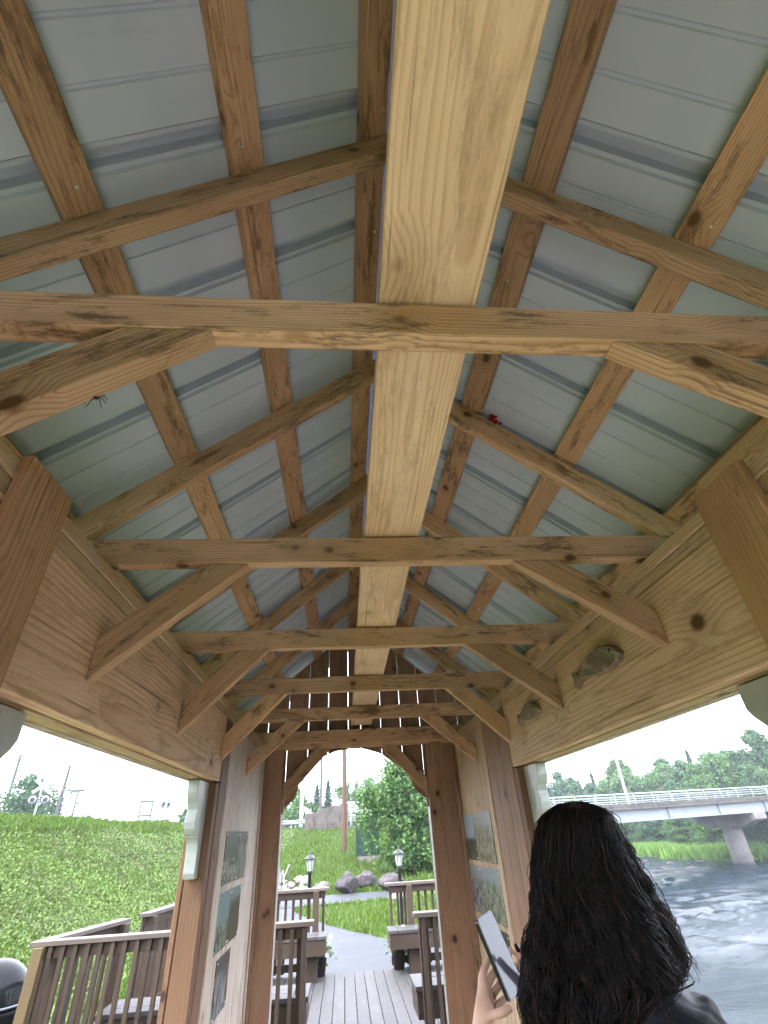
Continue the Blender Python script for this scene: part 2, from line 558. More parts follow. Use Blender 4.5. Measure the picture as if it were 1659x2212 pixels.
def prism(name, poly, axis, a, b, mat, parent=None, along=None, bev=0.0025):
    """extrude a polygon; axis 'y': poly is (x,z), from y=a to y=b; axis 'x': poly is (y,z); axis 'z': poly is (x,y)"""
    def P(q, t):
        return {'y': (q[0], t, q[1]), 'x': (t, q[0], q[1]), 'z': (q[0], q[1], t)}[axis]
    if along is None:
        along = (P(poly[0], a), P(poly[1], a))
    c = np.mean([P(q, (a + b) / 2) for q in poly], axis=0)
    upv = {'y': (0, 1, 0), 'x': (1, 0, 0), 'z': (0, 0, 1)}[axis]
    if abs((Vector(along[1]) - Vector(along[0])).normalized().dot(Vector(upv))) > 0.99:
        upv = (0, 0, 1) if axis != 'z' else (0, 1, 0)
    m = frame(*along, up=upv)
    m.translation = Vector(c)
    inv = m.inverted()
    bm = bmesh.new()
    A = [bm.verts.new(inv @ Vector(P(q, a))) for q in poly]
    B = [bm.verts.new(inv @ Vector(P(q, b))) for q in poly]
    n = len(poly)
    bm.faces.new(A)
    bm.faces.new(B[::-1])
    for i in range(n):
        bm.faces.new((A[i], B[i], B[(i + 1) % n], A[(i + 1) % n]))
    bmesh.ops.recalc_face_normals(bm, faces=bm.faces[:])
    if bev:
        bmesh.ops.bevel(bm, geom=bm.edges[:], offset=bev, segments=1, affect='EDGES', clamp_overlap=True)
    me = bpy.data.meshes.new(name)
    bm.to_mesh(me)
    bm.free()
    me.materials.append(mat)
    return link(bpy.data.objects.new(name, me), m, parent)


def tube(pts, rad, sides=8, cap=True):
    """V, F (quads; caps as degenerate fans left open) of a tube through pts"""
    pts = np.asarray(pts, float)
    n = len(pts)
    rad = np.broadcast_to(np.asarray(rad, float), (n,))
    tan = np.gradient(pts, axis=0)
    tan /= np.linalg.norm(tan, axis=1)[:, None] + 1e-9
    ref = np.array([0.0, 0.0, 1.0]) if abs(tan[0][2]) < 0.9 else np.array([1.0, 0, 0])
    s = np.cross(tan, ref)
    s /= np.linalg.norm(s, axis=1)[:, None] + 1e-9
    t = np.cross(tan, s)
    a = np.arange(sides) / sides * 2 * np.pi
    V = pts[:, None, :] + rad[:, None, None] * (np.cos(a)[None, :, None] * s[:, None, :] + np.sin(a)[None, :, None] * t[:, None, :])
    V = V.reshape(-1, 3)
    i = np.arange(n - 1)[:, None] * sides
    j = np.arange(sides)[None, :]
    k_ = (j + 1) % sides
    F = np.stack([i + j, i + k_, i + sides + k_, i + sides + j], -1).reshape(-1, 4)
    return V, F


def tubes(name, paths, rads, mat, parent=None, sides=8, loc=(0, 0, 0), smooth=True):
    Vs, Fs, o = [], [], 0
    for p, r in zip(paths, rads):
        v, f = tube(p, r, sides)
        Vs.append(v)
        Fs.append(f + o)
        o += len(v)
    return fastmesh(name, np.vstack(Vs), np.vstack(Fs), mat, parent, loc, smooth)


def lathe(name, prof, centre, mat, parent=None, sides=24, smooth=True):
    """prof: list of (r, z); turned about the vertical through centre"""
    cx, cy, cz = centre
    pr = np.array(prof, float)
    a = np.arange(sides) / sides * 2 * np.pi
    V = np.stack([cx + pr[:, 0:1] * np.cos(a), cy + pr[:, 0:1] * np.sin(a), cz + np.repeat(pr[:, 1:2], sides, 1)], -1).reshape(-1, 3)
    i = np.arange(len(pr) - 1)[:, None] * sides
    j = np.arange(sides)[None, :]
    k_ = (j + 1) % sides
    F = np.stack([i + j, i + k_, i + sides + k_, i + sides + j], -1).reshape(-1, 4)
    return fastmesh(name, V, F, mat, parent, centre, smooth)


def screw(x, y, z, n, parent):
    q = Vector(n).to_track_quat('Z', 'Y').to_matrix().to_4x4()
    q.translation = (x, y, z)
    return link(bpy.data.objects.new('screw_head', SCREW), q, parent)


bm = bmesh.new()
bmesh.ops.create_cone(bm, cap_ends=True, segments=8, radius1=0.0055, radius2=0.0035, depth=0.006)
SCREW = bpy.data.meshes.new('screw_head')
bm.to_mesh(SCREW)
bm.free()
SCREW.materials.append(M['nail'])

# ------------------------------------------------------------------ terrain, river, paths
DECK = -1.68
GROUND = -1.86
WATER = -4.95


def smooth(t):
    t = np.clip(t, 0, 1)
    return t * t * (3 - 2 * t)


FARY = np.array([-400, -40, 30, 55, 60, 63, 66, 75, 82, 90, 97, 108, 125, 160, 500.0])
FARX = np.array([160, 95, 75, 56, 51, 48, 45, 41.0, 42, 41, 36, 25, 15, 5, -60.0])


def wob(x, y, s=1.0):
    return (np.sin(x * 0.9 * s + 1.3 * np.sin(y * 0.37 * s)) * 0.5 + np.sin(y * 0.71 * s + 2.1 + np.sin(x * 0.53 * s)) * 0.5)


def H(x, y):
    x = np.asarray(x, float)
    y = np.asarray(y, float)
    left = 2.72 * smooth((-x - 4.0 + 0.25 * wob(x * 0.3, y * 0.5)) / 7.0)
    hill = np.clip(0.1 * (y - 23.0), 0, 2.36) * smooth((y - 21.5) / 4)
    z = GROUND + np.maximum(left, hill) + 0.05 * wob(x * 1.3, y * 1.1) * smooth((np.abs(x) - 3.5) / 2)
    xn = np.interp(y, [-60, 20, 26, 90], [3.1, 3.3, 6.5, 14.5]) + 0.25 * wob(x, y, 0.6)
    z = np.maximum(z - 0.50 * np.maximum(0, x - xn), -5.9)
    xf = np.interp(y, FARY, FARX) + 0.8 * wob(x * 0.4, y * 0.6)
    d = x - xf
    far = smooth(d / 3.0) * 1.45 + smooth((d - 4) / 30) * 1.2
    z = np.where(d > 0, np.maximum(z, -5.9 + far), z)
    return z


def axis(a, b, fine, lo, hi, coarse):
    parts = [np.arange(a, b + 1e-6, fine)]
    parts.insert(0, np.array([v for v in coarse if v < a]))
    parts.append(np.array([v for v in coarse if v > b]))
    return np.unique(np.concatenate(parts))


co = np.concatenate([np.arange(-120, 121, 2.0), [-600, -400, -250, -180, -150, 150, 180, 250, 400, 600]])
gx = axis(-14, 14, 0.35, 0, 0, co)
gy = axis(-4, 48, 0.45, 0, 0, co)
GX, GY = np.meshgrid(gx, gy)
GZ = H(GX, GY)
V = np.stack([GX, GY, GZ], -1).reshape(-1, 3)
nx, ny = len(gx), len(gy)
i = (np.arange(ny - 1)[:, None] * nx + np.arange(nx - 1)[None, :]).ravel()
F = np.stack([i, i + 1, i + nx + 1, i + nx], -1)
ter = fastmesh('terrain', V, F, M['ground'], smooth=True)
tag(ter, 'grassy ground with a steep bank on the left', None, kind='structure')

rx_ = np.unique(np.r_[np.arange(3, 12, 1.5), np.arange(12, 62, 0.42), np.arange(62, 262, 12.0)])
ry_ = np.unique(np.r_[np.arange(-400, 10, 25.0), np.arange(10, 90, 0.36), np.arange(90, 225, 8.0)])
RX, RY = np.meshgrid(rx_, ry_)
RZ = np.zeros_like(RX)
gw = np.random.default_rng(5)
for lam, amp, nn in ((4.2, 0.034, 5), (2.1, 0.030, 6), (1.15, 0.024, 7)):
    for _ in range(nn):
        th = gw.normal() * 0.7 + 1.1
        kx, ky = math.cos(th) * 2 * math.pi / lam, math.sin(th) * 2 * math.pi / lam
        RZ += amp * gw.uniform(0.5, 1.1) * np.sin(kx * RX + ky * RY + gw.random() * 6.28 + 0.7 * np.sin(0.21 * RX + 0.17 * RY + gw.random() * 6))
calm = 0.30 + 0.70 * smooth(0.5 + 0.9 * np.sin(RY * 0.16 + 0.05 * RX + 0.8) * np.sin(RX * 0.07 + 1.0) + 0.35)
fine = smooth((RX - 11) / 3) * smooth((62 - RX) / 4) * smooth((RY - 9) / 3) * smooth((91 - RY) / 5)
RZ = WATER + RZ * calm * fine
nx, ny = len(rx_), len(ry_)
i = (np.arange(ny - 1)[:, None] * nx + np.arange(nx - 1)[None, :]).ravel()
riv = fastmesh('river', np.stack([RX, RY, RZ], -1).reshape(-1, 3), np.stack([i, i + 1, i + nx + 1, i + nx], -1), M['water'], smooth=True)
tag(riv, kind='structure')


def ribbon(name, pts, widths, lift, n=60, m=9):
    pts = np.array(pts, float)
    t = np.r_[0, np.cumsum(np.linalg.norm(np.diff(pts, axis=0), axis=1))]
    tt = np.linspace(0, t[-1], n)
    from_c = np.stack([np.interp(tt, t, pts[:, 0]), np.interp(tt, t, pts[:, 1])], -1)
    for _ in range(6):
        from_c[1:-1] = (from_c[:-2] + 2 * from_c[1:-1] + from_c[2:]) / 4
    wd = np.interp(tt, t, widths)
    d = np.gradient(from_c, axis=0)
    d /= np.linalg.norm(d, axis=1)[:, None]
    nrm = np.stack([d[:, 1], -d[:, 0]], -1)
    u = np.linspace(-0.5, 0.5, m)
    edge = 0.04 * np.sin(tt * 5.1)[:, None] * np.sign(u)[None, :] * (np.abs(u)[None, :] > 0.49)
    P = from_c[:, None, :] + nrm[:, None, :] * ((u[None, :] * wd[:, None] + edge)[..., None])
    Z = H(P[..., 0], P[..., 1]) + lift
    V = np.concatenate([P, Z[..., None]], -1).reshape(-1, 3)
    a = (np.arange(n - 1)[:, None] * m + np.arange(m - 1)[None, :]).ravel()
    F = np.stack([a, a + 1, a + m + 1, a + m], -1)
    o = fastmesh(name, V, F, M['asphalt'], smooth=True)
    return tag(o, kind='structure')


PATH_A = [(0.2, 9.4), (0.1, 10.8), (-0.4, 12.4), (-1.35, 14.4), (-2.55, 17.6), (-3.0, 20.5), (-3.5, 25), (-4.3, 30), (-5.6, 36), (-7.5, 44)]
W_A = [4.6, 4.4, 2.9, 2.5, 2.4, 2.4, 2.2, 2.0, 2.0, 2.0]
PATH_B = [(-3.4, 20.6), (-1.5, 20.9), (0.3, 21.1), (2.2, 21.2)]
W_B = [2.6, 2.7, 2.7, 2.4]
ribbon('footpath', PATH_A, W_A, 0.035, 80)
ribbon('footpath', PATH_B, W_B, 0.047, 30)
road = raw('road', [(-60, 47.0, 0.66), (-3.5, 46.3, 0.66), (-3.5, 53.5, 0.66), (-60, 54.5, 0.66)], [(0, 1, 2, 3)], M['asphalt'])
tag(road, kind='structure')


def poly_dist(x, y, pts):
    d = np.full(np.shape(x), 1e9)
    for (x0, y0), (x1, y1) in zip(pts[:-1], pts[1:]):
        dx, dy = x1 - x0, y1 - y0
        t = np.clip(((x - x0) * dx + (y - y0) * dy) / (dx * dx + dy * dy), 0, 1)
        d = np.minimum(d, np.hypot(x - x0 - t * dx, y - y0 - t * dy))
    return d


def on_hard(x, y):
    wa = np.interp(y, [p[1] for p in PATH_A], W_A)
    a = poly_dist(x, y, PATH_A) < wa / 2 + 0.02
    b = poly_dist(x, y, PATH_B) < 1.37
    deck = (x > -3.1) & (x < 2.95) & (y > 6.0) & (y < 9.75)
    bld = (x > -1.05) & (x < 1.3) & (y < 6.5)
    return a | b | deck | bld


def blades(name, n, region, size, aspect, mat, label, lean=0.6, seed=1, mask=None, leafy=False, cat='grass'):
    """uncountable ground cover: one triangle-pair per blade or leaf"""
    g = np.random.default_rng(seed)
    x0, x1, y0, y1 = region
    # denser towards the camera
    u = g.random(n)
    y = y0 + (y1 - y0) * u ** 1.5
    x = x0 + (x1 - x0) * g.random(n)
    keep = ~on_hard(x, y)
    if mask is not None:
        keep &= mask(x, y)
    x, y = x[keep], y[keep]
    n = len(x)
    z = H(x, y)
    clump = 0.5 + 0.5 * wob(x * 2.1, y * 1.7) * wob(x * 0.7 + 3, y * 0.9)
    sz = size * (0.55 + 0.9 * g.random(n)) * (0.65 + 0.8 * clump) * (0.8 + 0.035 * np.abs(y))
    az = g.random(n) * 2 * np.pi
    el = (0.25 + 0.9 * g.random(n)) if leafy else (1.1 + 0.4 * g.random(n))
    dr = np.stack([np.cos(az) * np.cos(el), np.sin(az) * np.cos(el), np.sin(el)], -1)
    sd_ = np.stack([-np.sin(az), np.cos(az), np.zeros(n)], -1)
    b = np.stack([x, y, z], -1)
    if leafy:
        b = b + np.stack([np.zeros(n), np.zeros(n), sz * 1.2 * g.random(n)], -1)
        p_ = sz[:, None]
        V = np.stack([b, b + dr * p_ * 0.5 + sd_ * p_ * aspect * 0.5, b + dr * p_, b + dr * p_ * 0.5 - sd_ * p_ * aspect * 0.5], 1).reshape(-1, 3)
        return tag(fastmesh(name, V, np.arange(n * 4).reshape(-1, 4), mat), label, cat, kind='stuff')
    h = sz[:, None]
    wv = h * aspect
    p0 = b - sd_ * wv * 0.25
    p1 = b + sd_ * wv * 0.25
    bend = np.stack([np.cos(az), np.sin(az), -0.15 * np.ones(n)], -1) * h * lean * 0.35
    p2 = b + dr * h * 0.6 + sd_ * wv * 0.5
    p3 = b + dr * h * 0.6 - sd_ * wv * 0.5
    p4 = b + dr * h + bend
    V = np.stack([p0, p1, p2, p4, p3], 1).reshape(-1, 3)
    F = np.arange(n * 5).reshape(-1, 5)
    o = fastmesh(name, V, F, mat)
    return tag(o, label, cat, kind='stuff')


blades('bank_weeds', 430000, (-13.5, -3.6, 4.0, 46.0), 0.043, 0.6, M['weedleaf'], 'low leafy weeds covering the steep bank on the left', seed=2, leafy=True, cat='weeds')
blades('crest_grass', 26000, (-13.8, -9.2, 12.0, 46.0), 0.15, 0.13, M['grassleaf'], 'taller grass stems along the crest of the left bank', seed=14)
blades('bank_grass', 40000, (-10.5, -4.0, 5.0, 40.0), 0.085, 0.16, M['grassleaf'], 'grass tufts standing among the weeds on the left bank', seed=15, mask=lambda x, y: wob(x * 1.1, y * 0.8) > 0.05)
blades('lawn_grass', 70000, (-4.2, 8.0, 9.6, 46.0), 0.085, 0.16, M['grassleaf'], 'bright green lawn grass beside the asphalt paths', seed=3)
blades('near_lawn_grass', 26000, (-6.0, -0.9, 0.5, 12.0), 0.06, 0.2, M['grassleaf'], 'short lawn grass at the foot of the left bank', seed=4)
blades('riverbank_grass', 26000, (3.2, 14.5, 6.0, 34.0), 0.15, 0.12, M['reed'], 'long grass on the near riverbank to the right', seed=5, mask=lambda x, y: H(x, y) > WATER - 0.02)


def shore(n, seed):
    g = np.random.default_rng(seed)
    y = 54 + 62 * g.random(n)
    xf = np.interp(y, FARY, FARX)
    x = xf + 1.0 + 9 * g.random(n) ** 1.5
    z = H(x, y)
    k_ = z > WATER - 0.05
    x, y, z = x[k_], y[k_], z[k_]
    n = len(x)
    h = (0.55 + 0.75 * g.random(n)) * (0.7 + 0.5 * (0.5 + 0.5 * wob(x, y)))
    az = g.random(n) * 6.28
    b = np.stack([x, y, z], -1)
    s_ = np.stack([np.cos(az), np.sin(az), 0 * az], -1) * 0.11
    tip = b + np.stack([0.35 * h * np.cos(az * 3), 0.35 * h * np.sin(az * 3), h], -1)
    mid = (b + tip) / 2 + np.array([0, 0, 0.08])
    V = np.stack([b - s_ * 0.6, b + s_ * 0.6, mid + s_, tip, mid - s_], 1).reshape(-1, 3)
    o = fastmesh('shore_grass', V, np.arange(n * 5).reshape(-1, 5), M['reed'])
    tag(o, 'tall bright green grass along the far shore below the bridge', 'grass', kind='stuff')


shore(26000, 8)

# ------------------------------------------------------------------ pavilion (covered shelter)
CX = 0.145                      # centre line
HW = 0.82                       # half width between inner faces
XL, XR = CX - HW, CX + HW
SL = 0.83                       # roof slope
ZA = 1.636                      # underside of the rafters at the apex
CS = math.cos(math.atan(SL))
Y0, Y1 = -2.05, 4.70
pav = empty('covered_pavilion', (CX, 1.3, DECK), 'open-sided timber pavilion with exposed rafters and a white metal roof', 'pavilion')
TR = [-1.96, -1.14, -0.32, 0.50, 1.325, 2.145, 2.965, 3.785]

# trusses: tie, rafter pair behind it, two knee braces
for y in TR:
    dz = random.uniform(-0.004, 0.004)
    zt, zb = 0.80 + dz, 0.711 + dz
    e = 0.985
    top = (ZA + 0.11 - zt) / SL           # where the tie's upper corner meets the rafter top
    t = prism('tie_beam', [(CX - e, zb), (CX + e, zb), (CX + e, zb + 0.03), (CX + min(e, top), zt), (CX - min(e, top), zt), (CX - e, zb + 0.03)],
              'y', y, y + 0.038, M['rafter'], pav, along=((CX - e, y, zb), (CX + e, y, zb)))
    ry0 = y + 0.041 + random.uniform(0, 0.004)
    hgt = 0.089 / CS
    for s in (-1, 1):
        xe = CX + s * 1.30
        poly = [(CX + s * 0.001, ZA), (xe, ZA - SL * 1.30), (xe, ZA - SL * 1.30 + hgt), (CX + s * 0.001, ZA + hgt)]
        prism('rafter', poly, 'y', ry0, ry0 + 0.038, M['rafter'], pav)
        # knee brace from the tie down to the header panel
        oa, ob = {0.50: ((0.360, 0.350), (0.335, 0.408)), 1.325: ((0.435, 0.367), (0.40, 0.418)), 2.145: ((0.48, 0.366), (0.417, 0.408)),
                  2.965: ((0.48, 0.368), (0.475, 0.392))}.get(y, ((0.43, 0.37), (0.43, 0.38)))[0 if s < 0 else 1]
        a = Vector((CX + s * oa, zb - 0.001))
        b = Vector((CX + s * (HW - 0.001), ob))
        d = (b - a).normalized()
        vert = 0.089 / abs(d.x)
        horiz = 0.089 / abs(d.y)
        poly = [(a.x, a.y), (b.x, b.y), (b.x, b.y + vert), (a.x + s * horiz, a.y)]
        prism('knee_brace', poly, 'y', y + 0.002, y + 0.040, M['rafter'], pav)

# the flat plank on the ties, in lengths that butt over a tie
z = 0.803
for a, b in ((-2.0, -0.30), (-0.296, 0.52), (0.524, 1.343), (1.347, 2.163), (2.167, 4.60)):
    dx = random.uniform(-0.006, 0.006)
    timber('centre_plank', (CX + 0.012 + dx, a, z + 0.020), (CX + 0.012 + dx * 0.4, b, z + 0.020), 0.182, 0.038, M['plank'], pav, jit=0.006)

# purlins on the rafters, metal sheets on the purlins
zr0 = ZA + 0.089 / CS
for s in (-1, 1):
    nrm = Vector((s * SL, 0, 1)).normalized()
    for off in (0.045, 0.38, 0.71, 1.055):
        px, pz = CX + s * off, zr0 - SL * off
        c = Vector((px, 0, pz)) + nrm * 0.0195
        for a, b in ((Y0 - 0.12, 1.36), (1.363, Y1 + 0.16)):
            timber('purlin', (c.x, a, c.z), (c.x, b, c.z), 0.089, 0.038, M['purlin'], pav, up=nrm, jit=0.01)
    # screws driven through the purlins
    for off in (0.045, 0.38, 0.71):
        for yy in np.arange(0.16, 3.9, 0.33):
            if random.random() < 0.75:
                q = Vector((CX + s * off, yy + random.uniform(-0.02, 0.02), zr0 - SL * off)) - nrm * 0.0012 + Vector((random.uniform(-.02, .02), 0, 0))
                if min(abs(q.y - (t_ + 0.06)) for t_ in TR) > 0.045:
                    q.z = zr0 - SL * abs(q.x - CX) - 0.0012
                    screw(q.x, q.y, q.z, -nrm, pav)

# ribbed roofing sheets: profile along y, extruded down the slope
RIB = 0.33
prof = []
for k_ in range(3):
    y = k_ * RIB
    prof += [(y, 0), (y + 0.004, 0.012), (y + 0.014, 0.012), (y + 0.020, 0.042), (y + 0.046, 0.042), (y + 0.052, 0.012), (y + 0.062, 0.012), (y + 0.066, 0),
             (y + 0.135, 0), (y + 0.138, 0.0045), (y + 0.145, 0.0045), (y + 0.148, 0), (y + 0.235, 0), (y + 0.238, 0.0045), (y + 0.245, 0.0045), (y + 0.248, 0)]
prof += [(3 * RIB - 0.002, -0.0035), (3 * RIB + 0.004, 0.009), (3 * RIB + 0.014, 0.009), (3 * RIB + 0.020, 0.039), (3 * RIB + 0.034, 0.039)]
for s in (-1, 1):
    nrm = Vector((s * SL, 0, 1)).normalized()
    dn = Vector((s * CS, 0, -SL * CS))
    for q in range(8):
        ys = 0.435 - 3 * RIB * 3 + q * 3 * RIB + (0.0 if s < 0 else -0.045)
        lift = 0.0392 + (q % 2) * 0.0022
        apex = Vector((CX, 0, zr0)) + nrm * lift + dn * 0.001
        L = 1.34 / CS
        VV, FF = [], []
        for (py, ph) in prof:
            for dd in (0, L * 0.5, L):
                VV.append(tuple(apex + dn * dd + nrm * ph + Vector((0, ys + py, 0))))
        nn = len(prof)
        for a in range(nn - 1):
            for b in range(2):
                FF.append((a * 3 + b, a * 3 + b + 1, a * 3 + b + 4, a * 3 + b + 3))
        o = raw('roof_sheet', VV, FF, M['roof'], pav)
        so = o.modifiers.new('thick', 'SOLIDIFY')
        so.thickness = 0.0012
        so.offset = 1
# ridge cap
hc = zr0 + 0.039 / CS + 0.062
prism('ridge_cap', [(CX - 0.17, hc - SL * 0.17), (CX, hc), (CX + 0.17, hc - SL * 0.17), (CX + 0.17, hc - SL * 0.17 + 0.004), (CX, hc + 0.004), (CX - 0.17, hc - SL * 0.17 + 0.004)],
      'y', Y0 - 0.2, Y1 + 0.2, M['roof'], pav, bev=0)

for s in (-1, 1):                                   # strips added under the ridge cap to stop light leaking in
    nrm = Vector((s * SL, 0, 1)).normalized()
    c = Vector((CX + s * 0.13, 0, zr0 - SL * 0.13)) + nrm * 0.100
    timber('ridge_light_block', (c.x, Y0 - 0.19, c.z), (c.x, Y1 + 0.19, c.z), 0.03, 0.028, M['darkpole'], pav, up=nrm)
# side walls above the openings: inner panel, two plates, outer board, soffit trims
for s in (-1, 1):
    X = CX + s * HW

    def sx(a, b):
        return (X + s * a, X + s * b) if s > 0 else (X - b, X - a)
    for a, b in ((Y0, 0.90), (0.903, 3.02)):
        x0, x1 = sx(0.0, 0.035)
        bx('header_panel', x0, x1, a, b, 0.272, 0.600, M['panel'], pav, 'y')
        x0, x1 = sx(0.003, 0.086)
        bx('wall_plate', x0, x1, a, b, 0.602, 0.641, M['wall_warm'], pav, 'y')
        x0, x1 = sx(-0.001, 0.088)
        bx('wall_plate', x0, x1, a, b, 0.6425, 0.683, M['wall_warm'], pav, 'y')
    x0, x1 = sx(0.038, 0.078)
    bx('header_beam', x0, x1, Y0, 3.02, 0.285, 0.598, M['wall_warm'], pav, 'y')
    x0, x1 = sx(0.089, 0.116)
    bx('outer_siding', x0, x1, Y0, Y1, 0.262, 0.700, M['wall'], pav, 'y')
    x0, x1 = sx(0.040, 0.086)
    bx('soffit_trim', x0, x1, Y0, 3.02, 0.266, 0.2835, M['wall_warm'], pav, 'y')
    # wall plate over the closed end bay
    x0, x1 = sx(0.003, 0.086)
    bx('wall_plate', x0, x1, 3.022, Y1 - 0.1, 0.602, 0.683, M['wall_warm'], pav, 'y')
    # posts: intermediate (with a wide cap board), far jamb and the ends
    for yc, y_a, y_b in ((0.895, 0.815, 0.985), (-2.0, -2.05, -1.93)):
        x0, x1 = sx(0.037, 0.116)
        bx('post', x0 + 0.002, x1 - 0.002, y_a + 0.012, y_b - 0.012, DECK, 0.261, M['post'], pav, 'z')
        x0, x1 = sx(-0.026, -0.0015)
        top = 0.700 if y_a > 0 else 0.69
        bx('cap_board', x0, x1, y_a, y_b, DECK + 0.01, top, M['cap'], pav, 'z')
    # far jamb, facing the opening
    x0, x1 = sx(0.0, 0.096)
    bx('jamb_board', x0, x1, 2.950, 3.020, DECK, 0.264, M['jamb'], pav, 'z')
    x0, x1 = sx(0.098, 0.122)
    bx('jamb_strip', x0, x1, 2.945, 2.985, DECK, 0.258, M['jamb'], pav, 'z')
    ye = 3.17 if s < 0 else 3.53
    x0, x1 = sx(-0.004, 0.030)
    ys_ = 3.022
    # inner trim boards beside the jamb (brown), end below the header panel
    nb = 1 if s < 0 else 3
    wd = (ye - ys_) / nb
    for q in range(nb):
        bx('trim_board', x0, x1, ys_ + q * wd + 0.002, ys_ + (q + 1) * wd - 0.002, DECK, 0.60, M['jamb'] if s < 0 else M['post'], pav, 'z')
    # vertical boards of the closed bay
    wl = bx('side_wall', *sx(0.032, 0.060), ye - 0.01, Y1 - 0.105, DECK, 0.600, M['gable'], pav, 'z', bev=0)
    yy = ye
    first = True
    while yy < Y1 - 0.13:
        wb = 0.13 if (first and s < 0) else random.choice((0.083, 0.086, 0.09))
        wb = min(wb, Y1 - 0.106 - yy)
        bx('wall_board', *sx(0.0 if not first else -0.012, 0.0305), yy + 0.0015, yy + wb - 0.0015, DECK, 0.600, M['wall'] if s < 0 else M['wall_warm'], wl, 'z', bev=0.004)
        yy += wb
        first = False
    # corner strips against the end wall
    bx('corner_strip', *sx(-0.03, -0.0145), Y1 - 0.15, Y1 - 0.107, DECK, 0.62, M['post'], pav, 'z')
    bx('corner_strip', *sx(-0.012, -0.002), Y1 - 0.19, Y1 - 0.152, DECK, 0.62, M['wall'] if s < 0 else M['post'], pav, 'z')

# scroll brackets in the corners of the openings
BR = [(0, 0), (-0.205, 0), (-0.205, -0.055), (-0.192, -0.075), (-0.165, -0.10), (-0.150, -0.125), (-0.152, -0.135), (-0.165, -0.150), (-0.172, -0.175),
      (-0.165, -0.205), (-0.145, -0.225), (-0.115, -0.232), (-0.112, -0.238), (-0.092, -0.240), (-0.075, -0.262), (-0.066, -0.295), (-0.062, -0.340), (-0.060, -0.380), (-0.045, -0.402), (0, -0.402)]


def bracket(s, yb, diry):
    X = CX + s * HW
    xa, xb = (X + s * 0.034, X + s * 0.088)
    # scroll bracket with a slot cut right through it
    poly = [(yb + diry * -p[0], 0.262 + p[1]) for p in BR]
    bm = bmesh.new()
    outer = [bm.verts.new((xa, p[0], p[1])) for p in poly]
    hole = []
    for a in range(10):
        an = a / 10 * 2 * math.pi
        hole.append((yb + diry * (0.088 + 0.018 * math.cos(an)), 0.262 - 0.150 + 0.045 * math.sin(an)))
    inner = [bm.verts.new((xa, p[0], p[1])) for p in hole]
    eds = [bm.edges.new((r_[k2], r_[(k2 + 1) % len(r_)])) for r_ in (outer, inner) for k2 in range(len(r_))]
    bmesh.ops.triangle_fill(bm, use_beauty=True, use_dissolve=False, edges=eds)
    ex = bmesh.ops.extrude_face_region(bm, geom=bm.faces[:])
    for v_ in [g_ for g_ in ex['geom'] if isinstance(g_, bmesh.types.BMVert)]:
        v_.co.x = xb
    bmesh.ops.recalc_face_normals(bm, faces=bm.faces[:])
    c = Vector((X, yb, 0.06))
    bmesh.ops.translate(bm, verts=bm.verts, vec=-c)
    me = bpy.data.meshes.new('scroll_bracket')
    bm.to_mesh(me)
    bm.free()
    me.materials.append(M['whitepaint'])
    o = link(bpy.data.objects.new('scroll_bracket', me), Matrix.Translation(c), pav)
    bv = o.modifiers.new('bev', 'BEVEL')
    bv.width = 0.005
    bv.segments = 2
    bv.limit_method = 'ANGLE'


for s in (-1, 1):
    bracket(s, 2.944, -1)
    bracket(s, 0.988, 1)

# end wall: jambs, header, gable boards with the arch cut into them
YW = 4.60
for x0, x1 in ((-0.665, -0.512), (0.712, 0.955)):
    bx('door_post', x0 if x0 < 0 else x0, x1, YW, YW + 0.05, DECK, 0.628, M['post'], pav, 'z')
bx('door_lintel', -0.69, 0.97, YW - 0.006, YW + 0.04, 0.630, 0.668, M['rafter'], pav, 'x')
bx('end_header', -0.78, 1.07, YW - 0.03, YW + 0.008, 0.6705, 0.770, M['rafter'], pav, 'x')
for s, x in ((-1, -0.5105), (1, 0.7025)):
    bx('edge_strip', x, x + 0.008, YW + 0.004, YW + 0.045, DECK, 0.16, M['alu'], pav, 'z', bev=0)
for s, xp in ((-1, -0.510), (1, 0.710)):       # diagonal braces in the door corners
    poly = [(xp, 0.235), (xp, 0.372), (xp - s * 0.255, 0.629), (xp - s * 0.395, 0.629)]
    prism('arch_brace', poly, 'y', YW + 0.006, YW + 0.044, M['rafter'], pav, along=((xp, 0, 0.235), (xp - s * 0.395, 0, 0.629)))
ARCH = np.array([[-0.506, 0.10], [-0.500, 0.197], [-0.425, 0.255], [-0.398, 0.282], [-0.380, 0.381], [-0.308, 0.482], [-0.192, 0.568], [-0.073, 0.612], [0.066, 0.627], [0.187, 0.619],
                 [0.325, 0.577], [0.442, 0.495], [0.555, 0.407], [0.600, 0.293], [0.640, 0.262], [0.701, 0.216], [0.706, 0.10]])
gab = empty('gable_wall', (CX, YW + 0.07, 0.6), parent=pav)
edges = [-1.04, -0.855, -0.672, -0.497, -0.317, -0.140, 0.040, 0.152, 0.335, 0.515, 0.695, 0.862, 1.045, 1.23]
for a, b in zip(edges[:-1], edges[1:]):
    g = random.uniform(0.0014, 0.0034)
    xa, xb = a + g, b - g
    def roofz(x): return zr0 + 0.02 - SL * abs(x - CX)
    def archz(x):
        if x < -0.500 or x > 0.703:
            return DECK
        return float(np.interp(x, ARCH[:, 0], ARCH[:, 1]))
    xs = np.linspace(xa, xb, 7)
    bot = [(x, archz(x)) for x in xs]
    top = [(xb, roofz(xb))]
    if xa < CX < xb:
        top.append((CX, roofz(CX)))
    top.append((xa, roofz(xa)))
    prism('gable_board', bot + top, 'y', YW + 0.056, YW + 0.078, M['gable'], gab, along=((xa, 0, 0), (xa, 0, 1)), bev=0)
